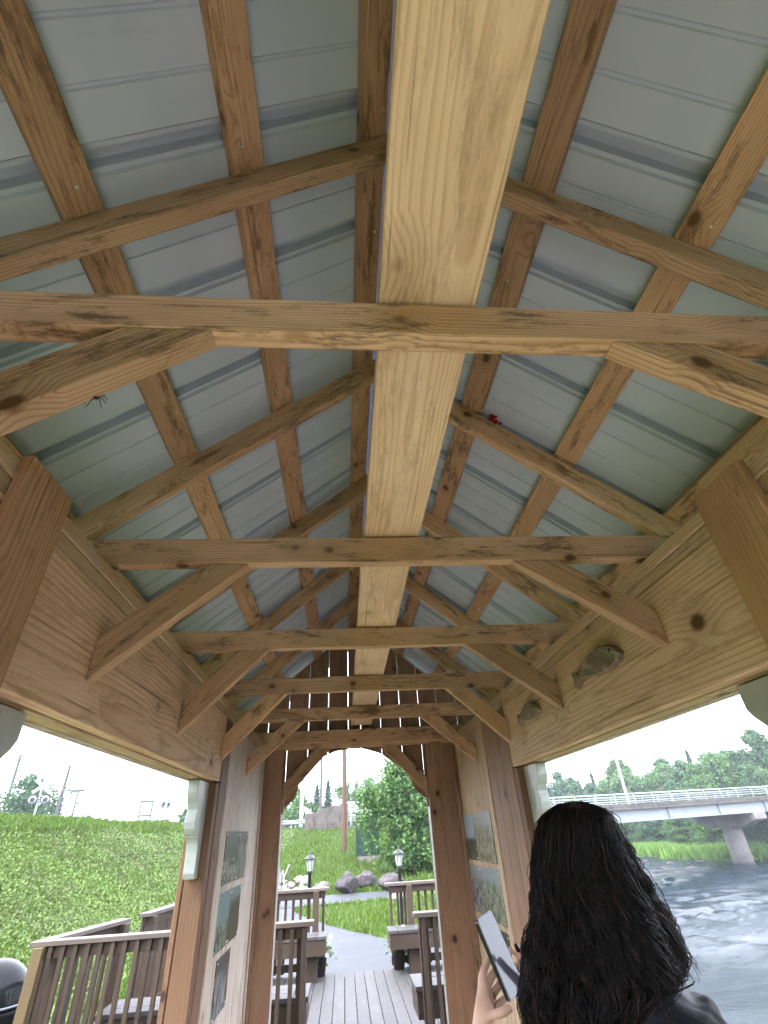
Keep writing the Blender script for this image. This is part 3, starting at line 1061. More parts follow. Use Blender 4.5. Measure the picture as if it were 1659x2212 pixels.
# near end gable (behind the viewpoint), door posts only
for x0, x1 in ((-0.69, -0.515), (0.71, 0.965)):
    bx('door_post', x0, x1, Y0 - 0.06, Y0 - 0.01, DECK, 0.63, M['post'], pav, 'z')
bx('door_lintel', -0.78, 1.07, Y0 - 0.06, Y0 - 0.01, 0.632, 0.70, M['rafter'], pav, 'x')
# floor
fl = empty('pavilion_floor', (CX, 1.3, DECK), parent=pav)
x = -0.80
while x < 1.09:
    timber('floor_board', (x + 0.07, Y0, DECK - 0.019), (x + 0.07, 4.70, DECK - 0.019), 0.134, 0.038, M['floor'], fl, jit=0.004)
    x += 0.14
# low side rails of the openings
for s in (-1, 1):
    X = CX + s * (HW + 0.06)
    for a, b in ((1.0, 2.94), (-1.92, 0.80)):
        for zz in (-0.86, -1.22, -1.56):
            timber('side_rail', (X, a, zz), (X, b, zz), 0.04, 0.089, M['post'], pav)
# rusty nail in the left plate
tubes('bent_nail', [[(XL + 0.004, 1.60, 0.668), (XL + 0.02, 1.605, 0.655), (XL + 0.022, 1.60, 0.632)]], [0.004], M['rust'], pav, 6)

# ------------------------------------------------------------------ deck plaza beyond the door
plaza = empty('deck_plaza', (0.2, 7.9, DECK), kind='structure')
x = -2.94
while x < 2.75:
    ya = 4.705 if -0.46 < x < 0.80 else 6.16
    timber('deck_board', (x + 0.07, ya, DECK - 0.019), (x + 0.07, 9.62 + random.uniform(-0.008, 0.008), DECK - 0.019), 0.133, 0.038, M['deckw'], plaza, jit=0.004)
    x += 0.14
bx('rim_joist', -2.94, 2.80, 9.50, 9.54, DECK - 0.19, DECK - 0.041, M['railw'], plaza, 'x')
bx('rim_joist', -2.94, -0.45, 6.18, 6.22, DECK - 0.19, DECK - 0.041, M['railw'], plaza, 'x')
bx('rim_joist', 0.85, 2.80, 6.18, 6.22, DECK - 0.19, DECK - 0.041, M['railw'], plaza, 'x')


def railing(label, a, b, posts, side, ztop=-0.68, over=0.06, greenfirst=False):
    """run of railing from a to b (x, y): cap, top rail, bottom rail, posts and balusters on `side` (-1 left of the run, +1 right)"""
    a, b = Vector(a), Vector(b)
    d = (b - a).normalized()
    n = Vector((d.y, -d.x)) * side
    t = empty('deck_railing', ((a.x + b.x) / 2, (a.y + b.y) / 2, DECK), label, 'railing', 'railings round the deck plaza')
    def P(u, off, z):
        q = a + d * u + n * off
        return (q.x, q.y, z)
    L = (b - a).length
    timber('cap_rail', P(-over, 0, ztop - 0.019), P(L + over, 0, ztop - 0.019), 0.14, 0.038, M['caprail'], t)
    timber('top_rail', P(0, 0.0, ztop - 0.085), P(L, 0.0, ztop - 0.085), 0.038, 0.089, M['railw'], t)
    timber('bottom_rail', P(0, 0.0, DECK + 0.09), P(L, 0.0, DECK + 0.09), 0.038, 0.089, M['railw'], t)
    for k_, u in enumerate(posts):
        gp = greenfirst and k_ == 0
        po = 0.066 if gp else -0.066
        timber('post', P(u, po, DECK - 0.15 * gp), P(u, po, ztop - 0.039), 0.089, 0.089, M['greenpost'] if gp else M['railw'], t, up=(d.x, d.y, 0))
    nb = max(2, int(L / 0.115))
    for k_ in range(nb + 1):
        u = (0.13 if greenfirst else 0.03) + (L - (0.16 if greenfirst else 0.06)) * k_ / nb
        timber('baluster', P(u, 0.0395, DECK + 0.02), P(u, 0.0395, ztop - 0.040), 0.038, 0.038, M['railw'], t, up=(d.x, d.y, 0), jit=0.012)
    return t


railing('weathered railing seen through the left opening, ending at a yellowish corner post', (-2.83, 6.14), (-0.36, 6.14), (0.04, 1.25, 2.42), 1, greenfirst=True)
railing('weathered railing behind the right door post with balusters facing the pavilion', (0.74, 6.14), (2.70, 6.14), (0.04, 1.0, 1.9), 1)
railing('short side railing with a wide pale cap running back from the left corner post', (-2.80, 6.27), (-2.55, 7.38), (0.06, 1.08), -1)
railing('side railing left of the plaza, nearest the grassy bank, beyond the gap', (-2.44, 7.86), (-2.22, 9.52), (0.05, 1.6), -1)
railing('side railing on the river side of the plaza, near half', (2.68, 6.27), (2.64, 7.38), (0.06, 1.08), 1)
railing('side railing on the river side of the plaza, far half', (2.62, 7.86), (2.58, 9.52), (0.05, 1.6), 1)
railing('far railing left of the deck exit, in front of the left lamp', (-2.10, 9.62), (-0.30, 9.62), (0.2, 1.66), -1)
railing('far railing right of the deck exit, in front of the right lamp', (0.70, 9.62), (2.55, 9.62), (0.32, 1.6), -1)


def bench(label, x0, x1, y0, y1, z, apron, legs):
    t = empty('deck_bench', ((x0 + x1) / 2, (y0 + y1) / 2, DECK), label, 'bench', 'built-in deck benches')
    bx('apron', x0, x1, y0, y0 + 0.038, z - 0.04 - apron, z - 0.041, M['railw'], t, 'x')
    bx('apron', x0, x1, y1 - 0.038, y1, z - 0.04 - apron, z - 0.041, M['railw'], t, 'x')
    for x in (x0, x1 - 0.038):
        bx('apron', x, x + 0.038, y0 + 0.039, y1 - 0.039, z - 0.04 - apron, z - 0.041, M['railw'], t, 'y')
    n = int(round((y1 - y0) / 0.145))
    w_ = (y1 - y0 + 0.03) / n
    bx('end_slat', x0 - 0.015, x0 + 0.12, y0 - 0.015, y1 + 0.015, z - 0.038, z, M['deckw'], t, 'y')
    bx('end_slat', x1 - 0.12, x1 + 0.015, y0 - 0.015, y1 + 0.015, z - 0.038, z, M['deckw'], t, 'y')
    for k_ in range(n):
        ya = y0 - 0.015 + k_ * w_
        bx('seat_slat', x0 + 0.126, x1 - 0.126, ya + 0.003, ya + w_ - 0.003, z - 0.038, z + random.uniform(-0.002, 0.002), M['deckw'], t, 'x')
    for lx, lw in legs:
        bx('leg', lx - lw / 2, lx + lw / 2, (y0 + y1) / 2 - 0.09, (y0 + y1) / 2 + 0.09, DECK, z - 0.042, M['railw'], t, 'z')
    return t


bench('low bench with pale top right behind the left railing', -2.25, -0.36, 6.30, 6.78, -1.245, 0.19, ((-1.9, 0.28), (-0.75, 0.28)))
bench('low bench with pale top right behind the right railing', 0.69, 2.6, 6.30, 6.78, -1.245, 0.19, ((1.1, 0.28), (2.3, 0.28)))
bench('far bench left of the deck exit on a thick leg', -1.70, -0.27, 9.02, 9.44, -1.185, 0.17, ((-1.4, 0.27), (-0.52, 0.27)))
bench('far bench right of the deck exit on a thick leg', 0.65, 2.10, 9.02, 9.44, -1.185, 0.17, ((1.06, 0.27), (1.85, 0.27)))


def leaf_cloud(P, size, seed, aspect=0.55, up=0.3):
    """one rhombic, slightly folded leaf per point"""
    g = np.random.default_rng(seed)
    n = len(P)
    a = g.normal(size=(n, 3))
    a[:, 2] = a[:, 2] * 0.7 - up
    a /= np.linalg.norm(a, axis=1)[:, None]
    b = g.normal(size=(n, 3))
    b -= a * (a * b).sum(1)[:, None]
    b /= np.linalg.norm(b, axis=1)[:, None]
    s = size * (0.6 + 0.8 * g.random(n))[:, None]
    V = np.stack([P - a * s * 0.5, P + b * s * aspect * 0.5, P + a * s * 0.5, P - b * s * aspect * 0.5], 1).reshape(-1, 3)
    return V, np.arange(n * 4).reshape(-1, 4)


def flower_pot(label, x, y, seed):
    g = np.random.default_rng(seed)
    t = empty('flower_pot', (x, y, DECK), label, 'flower pot', 'potted white flowers under the benches')
    lathe('pot', [(0.0, 0.0), (0.075, 0.0), (0.10, 0.20), (0.108, 0.20), (0.108, 0.225), (0.095, 0.225), (0.09, 0.19), (0.0, 0.19)], (x, y, DECK), M['pot'], t, 20)
    P = g.normal(size=(420, 3)) * (0.075, 0.075, 0.06) + (x, y, DECK + 0.29)
    V_, F_ = leaf_cloud(P, 0.05, seed)
    fastmesh('foliage', V_, F_, M['leaf'], t, (x, y, DECK))
    Vs, Fs = [], []
    for c in g.normal(size=(26, 3)) * (0.09, 0.07, 0.065) + (x, y - 0.06, DECK + 0.33):
        for k_ in range(5):
            an = k_ / 5 * 6.283 + g.random()
            dr = np.array([math.cos(an), -0.5, math.sin(an)]) * 0.036
            sd_ = np.array([-math.sin(an), 0, math.cos(an)]) * 0.020
            o_ = len(Vs) * 4
            Vs.append([c, c + dr * 0.6 + sd_, c + dr, c + dr * 0.6 - sd_])
            Fs.append([o_, o_ + 1, o_ + 2, o_ + 3])
    tag(fastmesh('flowers', np.array(Vs).reshape(-1, 3), np.array(Fs), M['white_petal'], t, (x, y, DECK)), kind='stuff')
    return t


flower_pot('dark pot of white flowers beside the left far bench leg', -0.36, 9.50, 5)
flower_pot('dark pot of white flowers beside the right far bench leg', 0.80, 9.50, 6)

# round dark bin with a domed lid at the far left
bin_ = empty('domed_bin', (-3.46, 6.75, GROUND), 'black domed litter bin beside the left corner post', 'bin')
gz = float(H(-3.46, 6.75))
lathe('body', [(0.0, 0.0), (0.29, 0.0), (0.31, 0.10), (0.325, 0.58), (0.34, 0.60), (0.34, 0.63), (0.325, 0.635)], (-3.46, 6.75, gz), M['blackplastic'], bin_, 40)
dome = [(0.335, 0.637), (0.345, 0.66), (0.345, 0.68)] + [(0.338 * math.cos(a), 0.69 + 0.31 * math.sin(a)) for a in np.linspace(0.05, math.pi / 2, 12)]
lid = lathe('dome_lid', dome, (-3.46, 6.75, gz), M['blackplastic'], bin_, 40)
lathe('rim', [(0.346, 0.655), (0.354, 0.655), (0.354, 0.672), (0.346, 0.672)], (-3.46, 6.75, gz), M['galv'], bin_, 40)


def lamp(label, x, y):
    g = float(H(x, y)) + 0.04
    z = -0.235
    t = empty('lamp_post', (x, y, g), label, 'lamp post', 'black lantern posts at the deck exit')
    lathe('pole', [(0.0, 0), (0.07, 0), (0.07, 0.05), (0.045, 0.09), (0.033, 0.14), (0.029, z - 0.36 - g), (0.045, z - 0.35 - g), (0.045, z - 0.335 - g), (0.0, z - 0.335 - g)], (x, y, g), M['black'], t, 14)
    b = z - 0.335
    lan = lathe('lantern_base', [(0.0, 0.0), (0.045, 0.0), (0.058, 0.012), (0.058, 0.024), (0.0, 0.024)], (x, y, b), M['black'], t, 6, False)
    pts = []
    for k_ in range(6):
        a = k_ / 6 * 2 * math.pi
        pts.append([(x + 0.052 * math.cos(a), y + 0.052 * math.sin(a), b + 0.02), (x + 0.083 * math.cos(a), y + 0.083 * math.sin(a), b + 0.205)])
    tubes('lantern_frame', pts, [0.0055] * 6, M['black'], t, 6, (x, y, b))
    for k_ in range(6):
        a0, a1 = k_ / 6 * 2 * math.pi + 0.04, (k_ + 1) / 6 * 2 * math.pi - 0.04
        raw('pane', [(x + r * math.cos(a), y + r * math.sin(a), zz) for r, a, zz in ((0.05, a0, b + 0.026), (0.05, a1, b + 0.026), (0.08, a1, b + 0.2), (0.08, a0, b + 0.2))],
            [(0, 1, 2, 3)], M['glass_lamp'], t, Matrix.Translation((x, y, b)))
    lathe('lantern_roof', [(0.0, 0.0), (0.105, 0.0), (0.108, 0.010), (0.085, 0.030), (0.045, 0.062), (0.018, 0.078), (0.012, 0.092), (0.019, 0.102), (0.012, 0.112), (0.004, 0.135), (0.0, 0.150)], (x, y, b + 0.205), M['black'], t, 12)
    return t


lamp('black lantern post behind the left far railing', -0.655, 11.4)
lamp('black lantern post behind the right far railing, by the bush', 1.04, 11.2)


# ------------------------------------------------------------------ rocks
def rock(name, label, x, y, sx_, sy_, sz_, mat, seed, group, sink=0.25, rough=0.5, sub=4):
    g = np.random.default_rng(seed)
    bm = bmesh.new()
    bmesh.ops.create_icosphere(bm, subdivisions=sub, radius=1.0)
    ks = g.normal(size=(9, 3)) * 1.6
    ph = g.random(9) * 6.28
    pl = g.normal(size=(14, 3))
    pl /= np.linalg.norm(pl, axis=1)[:, None]
    for v_ in bm.verts:
        p = np.array(v_.co)
        f = 1.0
        for q in pl:                              # broken flat faces
            dq = p @ q
            if dq > 0.70:
                f = min(f, 0.70 / dq)
        f *= 1 + rough * 0.35 * np.sin(ks @ p * 1.7 + ph).mean() + 0.012 * g.normal()
        v_.co = Vector(p * f * (sx_, sy_, sz_))
    me = bpy.data.meshes.new(name)
    bm.to_mesh(me)
    bm.free()
    me.materials.append(mat)
    z = float(H(x, y)) + sz_ * (1 - sink)
    m_ = Matrix.Translation((x, y, z)) @ Matrix.Rotation(g.random() * 6, 4, 'Z')
    return tag(link(bpy.data.objects.new(name, me), m_), label, 'rock', group)


rock('boulder', 'largest purple-grey boulder at the edge of the far path', 0.12, 22.75, 0.62, 0.5, 0.42, M['rockp'], 1, 'boulders at the path edge')
rock('boulder', 'smaller purple-grey boulder just behind the largest one', 0.86, 23.7, 0.50, 0.45, 0.38, M['rockp'], 2, 'boulders at the path edge')
rock('boulder', 'purple-grey boulder nearest the green bush and the right lamp', 1.78, 22.7, 0.56, 0.5, 0.38, M['rockp'], 3, 'boulders at the path edge')
g_ = np.random.default_rng(4)
for k_ in range(26):
    x, y = g_.uniform(-2.6, -0.7), g_.uniform(22.6, 25.6)
    s_ = g_.uniform(0.10, 0.26)
    rock('field_stone', 'pale rounded stone in the rubble slope left of the largest boulder', x, y, s_ * 1.3, s_, s_ * 0.7, M['rockg'], 20 + k_, 'stones in the rubble slope', sub=2)
for k_ in range(14):
    x, y = 1.62 + 0.16 * (k_ % 2) + g_.uniform(-0.06, 0.06) + 0.03 * k_, 19.4 + 0.17 * k_
    rock('edging_stone', 'flat pale stone in the stacked edging below the right boulder', x, y, 0.22, 0.16, 0.09 + 0.004 * k_, M['rockg'], 60 + k_, 'stones of the edging', sub=2, sink=0.1)
for k_ in range(12):
    y = g_.uniform(56, 82)
    x = float(np.interp(y, FARY, FARX)) - g_.uniform(0.3, 7)
    o = rock('river_rock', 'dark wet rock breaking the river surface near the far shore', x, y, 0.55, 0.4, 0.3, M['rockp'], 90 + k_, 'rocks in the river', sub=2)
    o.matrix_basis.translation.z = WATER + 0.02
    WM[o.name] = o.matrix_basis.copy()

# ------------------------------------------------------------------ trees and bushes
def trunk_paths(x, y, z, h, g, nl=7, r0=0.1, spread=0.35):
    base = [(x, y, z - 0.3)]
    lean = g.normal(size=2) * 0.03
    for t_ in np.linspace(0, 1, 7)[1:]:
        base.append((x + lean[0] * h * t_ + g.normal() * 0.02, y + lean[1] * h * t_ + g.normal() * 0.02, z + h * 0.92 * t_))
    base = np.array(base)
    paths, rads = [base], [np.linspace(r0, r0 * 0.15, 7)]
    for _ in range(nl):
        k2 = g.integers(2, 6)
        p = base[k2]
        a = g.random() * 6.28
        L = h * spread * (0.5 + 0.6 * g.random())
        q = [p + np.array([math.cos(a) * L * u, math.sin(a) * L * u, L * (0.75 * u + 0.1 * u * u)]) for u in (0, 0.35, 0.7, 1.0)]
        paths.append(np.array(q))
        rads.append(np.linspace(r0 * 0.45, r0 * 0.07, 4))
    return paths, rads


def crown_points(n, h, w_, g, base=0.18, lobes=26, kind='broad'):
    """points in many overlapping clumps inside the crown outline, local to the trunk foot"""
    C, S_ = [], []
    for k2 in range(lobes):
        t_ = base + (1 - base) * g.random() ** 0.9
        if kind == 'broad':
            rmax = w_ * math.sin(min(1.0, (t_ - base * 0.6) / (1 - base * 0.6) * 0.9 + 0.1) * math.pi) ** 0.6
        else:
            rmax = w_ * (1.03 - t_)
        a = g.random() * 6.28
        r = rmax * (0.25 + 0.65 * g.random() ** 0.6)
        C.append((math.cos(a) * r, math.sin(a) * r, h * t_))
        S_.append(w_ * g.uniform(0.20, 0.38) * (0.75 if t_ > 0.85 else 1.0))
    C, S_ = np.array(C), np.array(S_)
    idx = g.integers(0, lobes, n)
    d = g.normal(size=(n, 3))
    d /= np.linalg.norm(d, axis=1)[:, None]
    P_ = C[idx] + d * (S_[idx] * (0.30 + 0.95 * g.random(n) ** 0.8))[:, None] * (1, 1, 0.8)
    nc = n // 4                                    # inner foliage along the trunk and its leader
    tc_ = base + (1.03 - base) * g.random(nc)
    rc = w_ * 0.62 * np.sqrt(g.random(nc)) * np.clip(1.08 - tc_, 0.05, 0.75)
    ac = g.random(nc) * 6.283
    P_[:nc] = np.stack([rc * np.cos(ac), rc * np.sin(ac), h * tc_], -1)
    return P_


def tree(name, label, x, y, h, w_, mat, seed, group=None, n=5000, leaf=0.30, base=0.15, kind='broad', lobes=26, cat='tree', r0=None, z=None):
    g = np.random.default_rng(seed)
    z = float(H(x, y)) if z is None else z
    t = empty(name, (x, y, z), label, cat, group)
    p, r = trunk_paths(x, y, z, h, g, 7 if kind == 'broad' else 0, r0 or h * 0.014)
    tubes('trunk', p, r, M['bark'], t, 7, (x, y, z))
    P = crown_points(n, h, w_, g, base, lobes, kind) + (x, y, z)
    V_, F_ = leaf_cloud(P, leaf, seed + 5)
    fastmesh('crown', V_, F_, mat, t, (x, y, z))
    return t


def conifer(name, label, x, y, h, w_, seed, group=None, n=3000, leaf=0.34, z=None):
    g = np.random.default_rng(seed)
    z = float(H(x, y)) if z is None else z
    t = empty(name, (x, y, z), label, 'tree', group)
    tubes('trunk', [[(x, y, z - 0.3), (x, y, z + h * 0.5), (x, y, z + h * 0.99)]], [[h * 0.016, h * 0.009, 0.01]], M['bark'], t, 7, (x, y, z))
    u = g.random(n) ** 0.75
    tiers = np.clip(np.floor(u * 14) / 14 + g.normal(size=n) * 0.022, 0, 0.99)
    rr = w_ * (1.0 - tiers) * (0.55 + 0.45 * g.random(n)) + 0.05
    a = g.random(n) * 6.283
    lob = 0.75 + 0.35 * np.sin(a * 5 + tiers * 40)
    rad = rr * g.random(n) ** 0.45 * lob
    P = np.stack([x + rad * np.cos(a), y + rad * np.sin(a), z + h * (0.06 + 0.94 * tiers) - rad * 0.32 + g.normal(size=n) * 0.05 * h / 8], -1)
    V_, F_ = leaf_cloud(P, leaf, seed + 3, 0.4)
    fastmesh('crown', V_, F_, M['needle'], t, (x, y, z))
    return t


# the large bush on the slope behind the right lamp
bt = tree('leafy_bush', 'large loose green bush half hiding a dark green box on the slope', 3.0, 26.4, 4.2, 1.55, M['leaf'], 71, n=15000, leaf=0.17, base=0.03, lobes=60, cat='bush', r0=0.06)
gg = np.random.default_rng(3)
P = []
for (ox, oz, sx2, sz2, n2) in ((-0.75, 2.55, 0.45, 0.6, 2200), (-0.25, 3.5, 0.32, 0.75, 1700), (0.1, 4.4, 0.16, 0.5, 500), (-1.5, 2.9, 0.3, 0.35, 500), (0.7, 3.3, 0.3, 0.3, 500), (-1.60, 2.0, 0.22, 0.35, 350), (1.3, 1.0, 0.45, 0.6, 2500), (0.4, 0.7, 0.8, 0.5, 3000), (-1.2, 1.3, 0.35, 0.5, 260)):
    P.append(gg.normal(size=(n2, 3)) * (sx2, 0.45, sz2) * 0.62 + (2.45 + ox, 25.8, float(H(2.4, 25.8)) + oz))
V_, F_ = leaf_cloud(np.vstack(P), 0.17, 17)
fastmesh('outer_foliage', V_, F_, M['leaf'], bt, (2.4, 25.8, -1.5))
for k_, (x, y, h, w_) in enumerate(((4.5, 25.5, 2.2, 1.4), (4.2, 29.0, 3.4, 1.7), (6.0, 30.0, 3.0, 2.0))):
    tree('leafy_bush', ('low round bush to the right of the large bush', 'bush behind the large bush towards the bridge', 'bush at the top of the river bank beyond the large bush')[k_], x, y, h, w_, M['leaf'], 140 + k_, 'bushes on the slope', n=6000, leaf=0.18, base=0.02, lobes=34, cat='bush')

# trees beyond the road, seen through the arch
g_ = np.random.default_rng(21)
spots = [(-7.6, 66, 4.6, 2.6, 'b'), (-5.2, 63, 4.0, 2.3, 'b'), (-9.5, 70, 5.6, 2.8, 'b'), (-2.2, 76, 6.6, 2.2, 'c'), (-3.8, 78, 6.2, 2.4, 'c'), (0.2, 74, 5.0, 2.4, 'b'), (1.8, 80, 6.6, 2.6, 'c'), (3.6, 76, 5.6, 2.5, 'b'), (5.6, 72, 5.2, 2.6, 'b'), (8.5, 75, 5.2, 2.7, 'b')]
names_b = ['round pale green tree at the left edge of the arch', 'pale green tree beside the grey lamp column beyond the road', 'tall leafy tree at the far left of the arch',
           'pointed conifer between the two utility poles', 'shorter conifer left of the brown utility pole', 'leafy tree right behind the brown utility pole', 'conifer just right of the brown utility pole',
           'leafy tree behind the white bridge rails', 'leafy tree behind the top of the large bush', 'leafy tree at the right edge of the arch, behind the bush']
for k_, (x, y, h, w_, kd) in enumerate(spots):
    if kd == 'b':
        tree('roadside_tree', names_b[k_], x, y, h, w_, M['leaf'], 200 + k_, 'trees beyond the road', n=3200, leaf=0.34, lobes=24, base=0.05, z=0.55)
    else:
        conifer('roadside_conifer', names_b[k_], x, y, h * 0.9, w_ * 0.85, 200 + k_, 'trees beyond the road', 2200, 0.34, z=0.55)
# left skyline
tree('skyline_tree', 'large leafy tree behind the railway crossing lights on the left skyline', -31.5, 58, 5.4, 3.4, M['leaf_dark'], 301, n=7000, leaf=0.34, base=0.05, lobes=40)
for k_, (x, y, h, lab) in enumerate(((-29.0, 66, 2.2, 'small bush left of the slim pole on the skyline'), (-21.0, 68, 1.6, 'small bush on the skyline beside the rectangular sign'), (-18.3, 66, 2.4, 'small conifer on the skyline by the left bracket'), (-37.5, 60, 3.6, 'tree at the left edge of the picture on the skyline'))):
    tree('skyline_bush', lab, x, y, h, h * 0.55, M['leaf_dark'], 310 + k_, 'bushes on the left skyline', n=1400, leaf=0.3, base=0.02, lobes=14, cat='bush')

# wooded far bank: a dozen tree meshes, copied
PROTO = []
for k_ in range(7):
    g = np.random.default_rng(400 + k_)
    hh = 10.0
    P = crown_points(12000, hh, 2.9, g, 0.02, 70, 'broad')
    V_, F_ = leaf_cloud(P, 0.32, 410 + k_)
    cm = fastmesh('crown', V_, F_, M['leaf_dark'] if k_ % 2 else M['leaf'], None)
    p, r = trunk_paths(0, 0, 0, hh, g, 7, 0.14)
    tm = tubes('trunk', p, r, M['bark'], None, 6)
    PROTO.append((cm.data, tm.data))
    bpy.data.objects.remove(cm)
    bpy.data.objects.remove(tm)
CON = []
for k_ in range(3):
    c_ = conifer('far_conifer', None, 0, 0, 10, 1.9, 450 + k_, n=2600, leaf=0.4, z=0)
    ch = {o.name.split('.')[0]: o for o in c_.children}
    CON.append((ch['crown'].data, ch['trunk'].data))
    for o in list(c_.children) + [c_]:
        bpy.data.objects.remove(o)


def bridge_y(x):
    return 45.0 + 0.30 * x


g_ = np.random.default_rng(33)
cand = []
for row, (dmin, dmax, n_) in enumerate(((8.5, 11.5, 40), (13, 18, 40), (20, 30, 40))):
    ys_ = np.linspace(50, 150, n_)
    for yv in ys_:
        yv = yv + g_.uniform(-1.5, 1.5)
        xv = float(np.interp(yv, FARY, FARX)) + g_.uniform(dmin, dmax)
        if abs(yv - bridge_y(xv)) < 7.5:
            continue
        if xv / yv > 0.95 or xv / yv < 0.22 or yv < 55:
            continue
        cand.append((xv, yv, row))
for xv, yv in ((58, 72), (63, 74), (67, 79), (56, 79), (72, 82), (50, 74), (54, 68.5), (61, 80), (69, 88)):
    cand.append((xv, yv, 1))
for q_ in np.linspace(0.27, 0.56, 30):
    yv = g_.uniform(98, 118)
    cand.append((q_ * yv, yv, 1))
cand.sort(key=lambda c_: c_[0] / c_[1])
for k_, (xv, yv, row) in enumerate(cand):
    con = g_.random() < (0.22 if xv / yv > 0.5 else 0.45)
    data = CON[k_ % 3] if con else PROTO[k_ % 7]
    z = float(H(xv, yv))
    sc_ = g_.uniform(0.82, 1.15) * (0.85 + 0.10 * row) * (1.12 if xv / yv > 0.5 else 1.0)
    t = empty('riverside_conifer' if con else 'riverside_tree', (xv, yv, z),
              ('dark conifer rising from the wooded far bank' if con else 'leafy tree in the wooded far bank beyond the bridge'), 'tree', 'riverside conifers' if con else 'riverside leafy trees')
    m_ = Matrix.Translation((xv, yv, z)) @ Matrix.Rotation(g_.random() * 6.28, 4, 'Z') @ Matrix.Diagonal((sc_ * g_.uniform(0.9, 1.25), sc_ * g_.uniform(0.9, 1.25), sc_, 1))
    for nm_, dt in (('crown', data[0]), ('trunk', data[1])):
        link(bpy.data.objects.new(nm_, dt), m_, t)
# shrubs at the edge of the wood
for k_ in range(22):
    yv = 55 + 2.6 * k_ + g_.uniform(-1, 1)
    xv = float(np.interp(yv, FARY, FARX)) + g_.uniform(7.0, 9.5)
    if xv / yv > 0.95 or abs(yv - bridge_y(xv)) < 3:
        continue
    z = float(H(xv, yv))
    t = empty('riverside_shrub', (xv, yv, z), 'rounded shrub at the foot of the wood above the shore grass', 'shrub', 'riverside shrubs')
    s_ = g_.uniform(0.26, 0.42)
    m_ = Matrix.Translation((xv, yv, z)) @ Matrix.Rotation(g_.random() * 6.28, 4, 'Z') @ Matrix.Diagonal((s_ * 2.2, s_ * 2.2, s_, 1))
    for nm_, dt in (('crown', PROTO[(2 * k_) % 7][0]), ('trunk', PROTO[(2 * k_) % 7][1])):
        link(bpy.data.objects.new(nm_, dt), m_, t)

# ------------------------------------------------------------------ road bridge over the river
BD = Vector((1, 0.30, 0.009)).normalized()            # direction of the bridge
BN = Vector((-0.30, 1, 0)).normalized()               # across it
def B(x, off, dz):
    """point at bridge station x, `off` metres beyond the near edge, dz above the deck top"""
    return Vector((x, bridge_y(x), 0.62 + 0.009 * x + dz)) + BN * off


br = empty('road_bridge', B(30, 0, -5), 'long grey girder bridge with steel railings and a concrete pier in the river', 'bridge')
XA, XB = 0.2, 88.0
timber('deck_slab', B(XA, 4.4, -0.14), B(XB, 4.4, -0.14), 8.8, 0.28, M['concrete'], br)
timber('kerb_edge', B(XA, 0.14, 0.09), B(XB, 0.14, 0.09), 0.34, 0.18, M['concrete'], br)
for off in (0.55, 3.2, 5.8, 8.2):
    timber('girder', B(XA, off, -0.77), B(XB, off, -0.77), 0.06, 0.97, M['girder'], br)
    timber('girder_flange', B(XA, off, -1.27), B(XB, off, -1.27), 0.40, 0.05, M['girder'], br)
for x in np.arange(5.2, 86, 7.0):
    timber('stiffener', B(x, 0.42, -1.24), B(x, 0.42, -0.30), 0.05, 0.20, M['girder'], br, up=BN)
for side, off in ((1, 0.12), (-1, 8.68)):
    for x in np.arange(XA + 0.6, XB, 2.36):
        a, b, c = B(x, off, 0.18), B(x, off - side * 0.10, 0.62), B(x, off + side * 0.05, 1.05)
        pts = [a * (1 - t_) ** 2 + b * 2 * t_ * (1 - t_) + c * t_ ** 2 for t_ in np.linspace(0, 1, 6)]
        tubes('rail_post', [[tuple(p) for p in pts]], [0.055], M['galv'], br, 6, tuple(a))
    for dz, r in ((1.06, 0.055), (0.84, 0.042), (0.63, 0.042), (0.42, 0.042)):
        p0, p1 = B(XA, off + side * 0.02, dz), B(XB, off + side * 0.02, dz)
        tubes('rail', [[tuple(p0.lerp(p1, t_)) for t_ in (0, .5, 1)]], [r], M['whitemetal'] if dz > 1 else M['galv'], br, 6, tuple(p0))
# pier: round column, hammerhead cap along the river
px_ = 45.6
pc = B(px_, 4.3, 0)
capz = 0.62 + 0.009 * px_ - 1.31
col_ = lathe('pier_column', [(0.0, -6.2 - capz), (1.02, -6.2 - capz), (1.02, -1.28), (0.0, -1.28)], (pc.x, pc.y, capz), M['concrete_pale'], br, 32)
lathe('pier_footing_stain', [(1.025, WATER - capz - 0.3), (1.03, WATER - capz + 0.16), (1.02, WATER - capz + 0.17)], (pc.x, pc.y, capz), M['rockp'], br, 32)
VV, FF = [], []
sec = [(-4.1, -0.0, 0.75), (-4.1, -0.62, 0.75), (-1.9, -1.30, 0.95), (1.9, -1.30, 0.95), (4.1, -0.62, 0.75), (4.1, 0.0, 0.75)]
for sgn in (-1, 1):
    for (u, zz, hw) in sec:
        q = Vector((pc.x, pc.y, capz + zz)) + BN * u + BD * sgn * 0.95
        VV.append(tuple(q))
n_ = len(sec)
FF = [tuple(range(n_))[::-1], tuple(range(n_, 2 * n_))] + [(k_, (k_ + 1) % n_, n_ + (k_ + 1) % n_, n_ + k_) for k_ in range(n_)]
cap_ = raw('pier_cap', VV, FF, M['concrete_pale'], br, Matrix.Translation((pc.x, pc.y, capz)))
bv = cap_.modifiers.new('b', 'BEVEL')
bv.width = 0.04
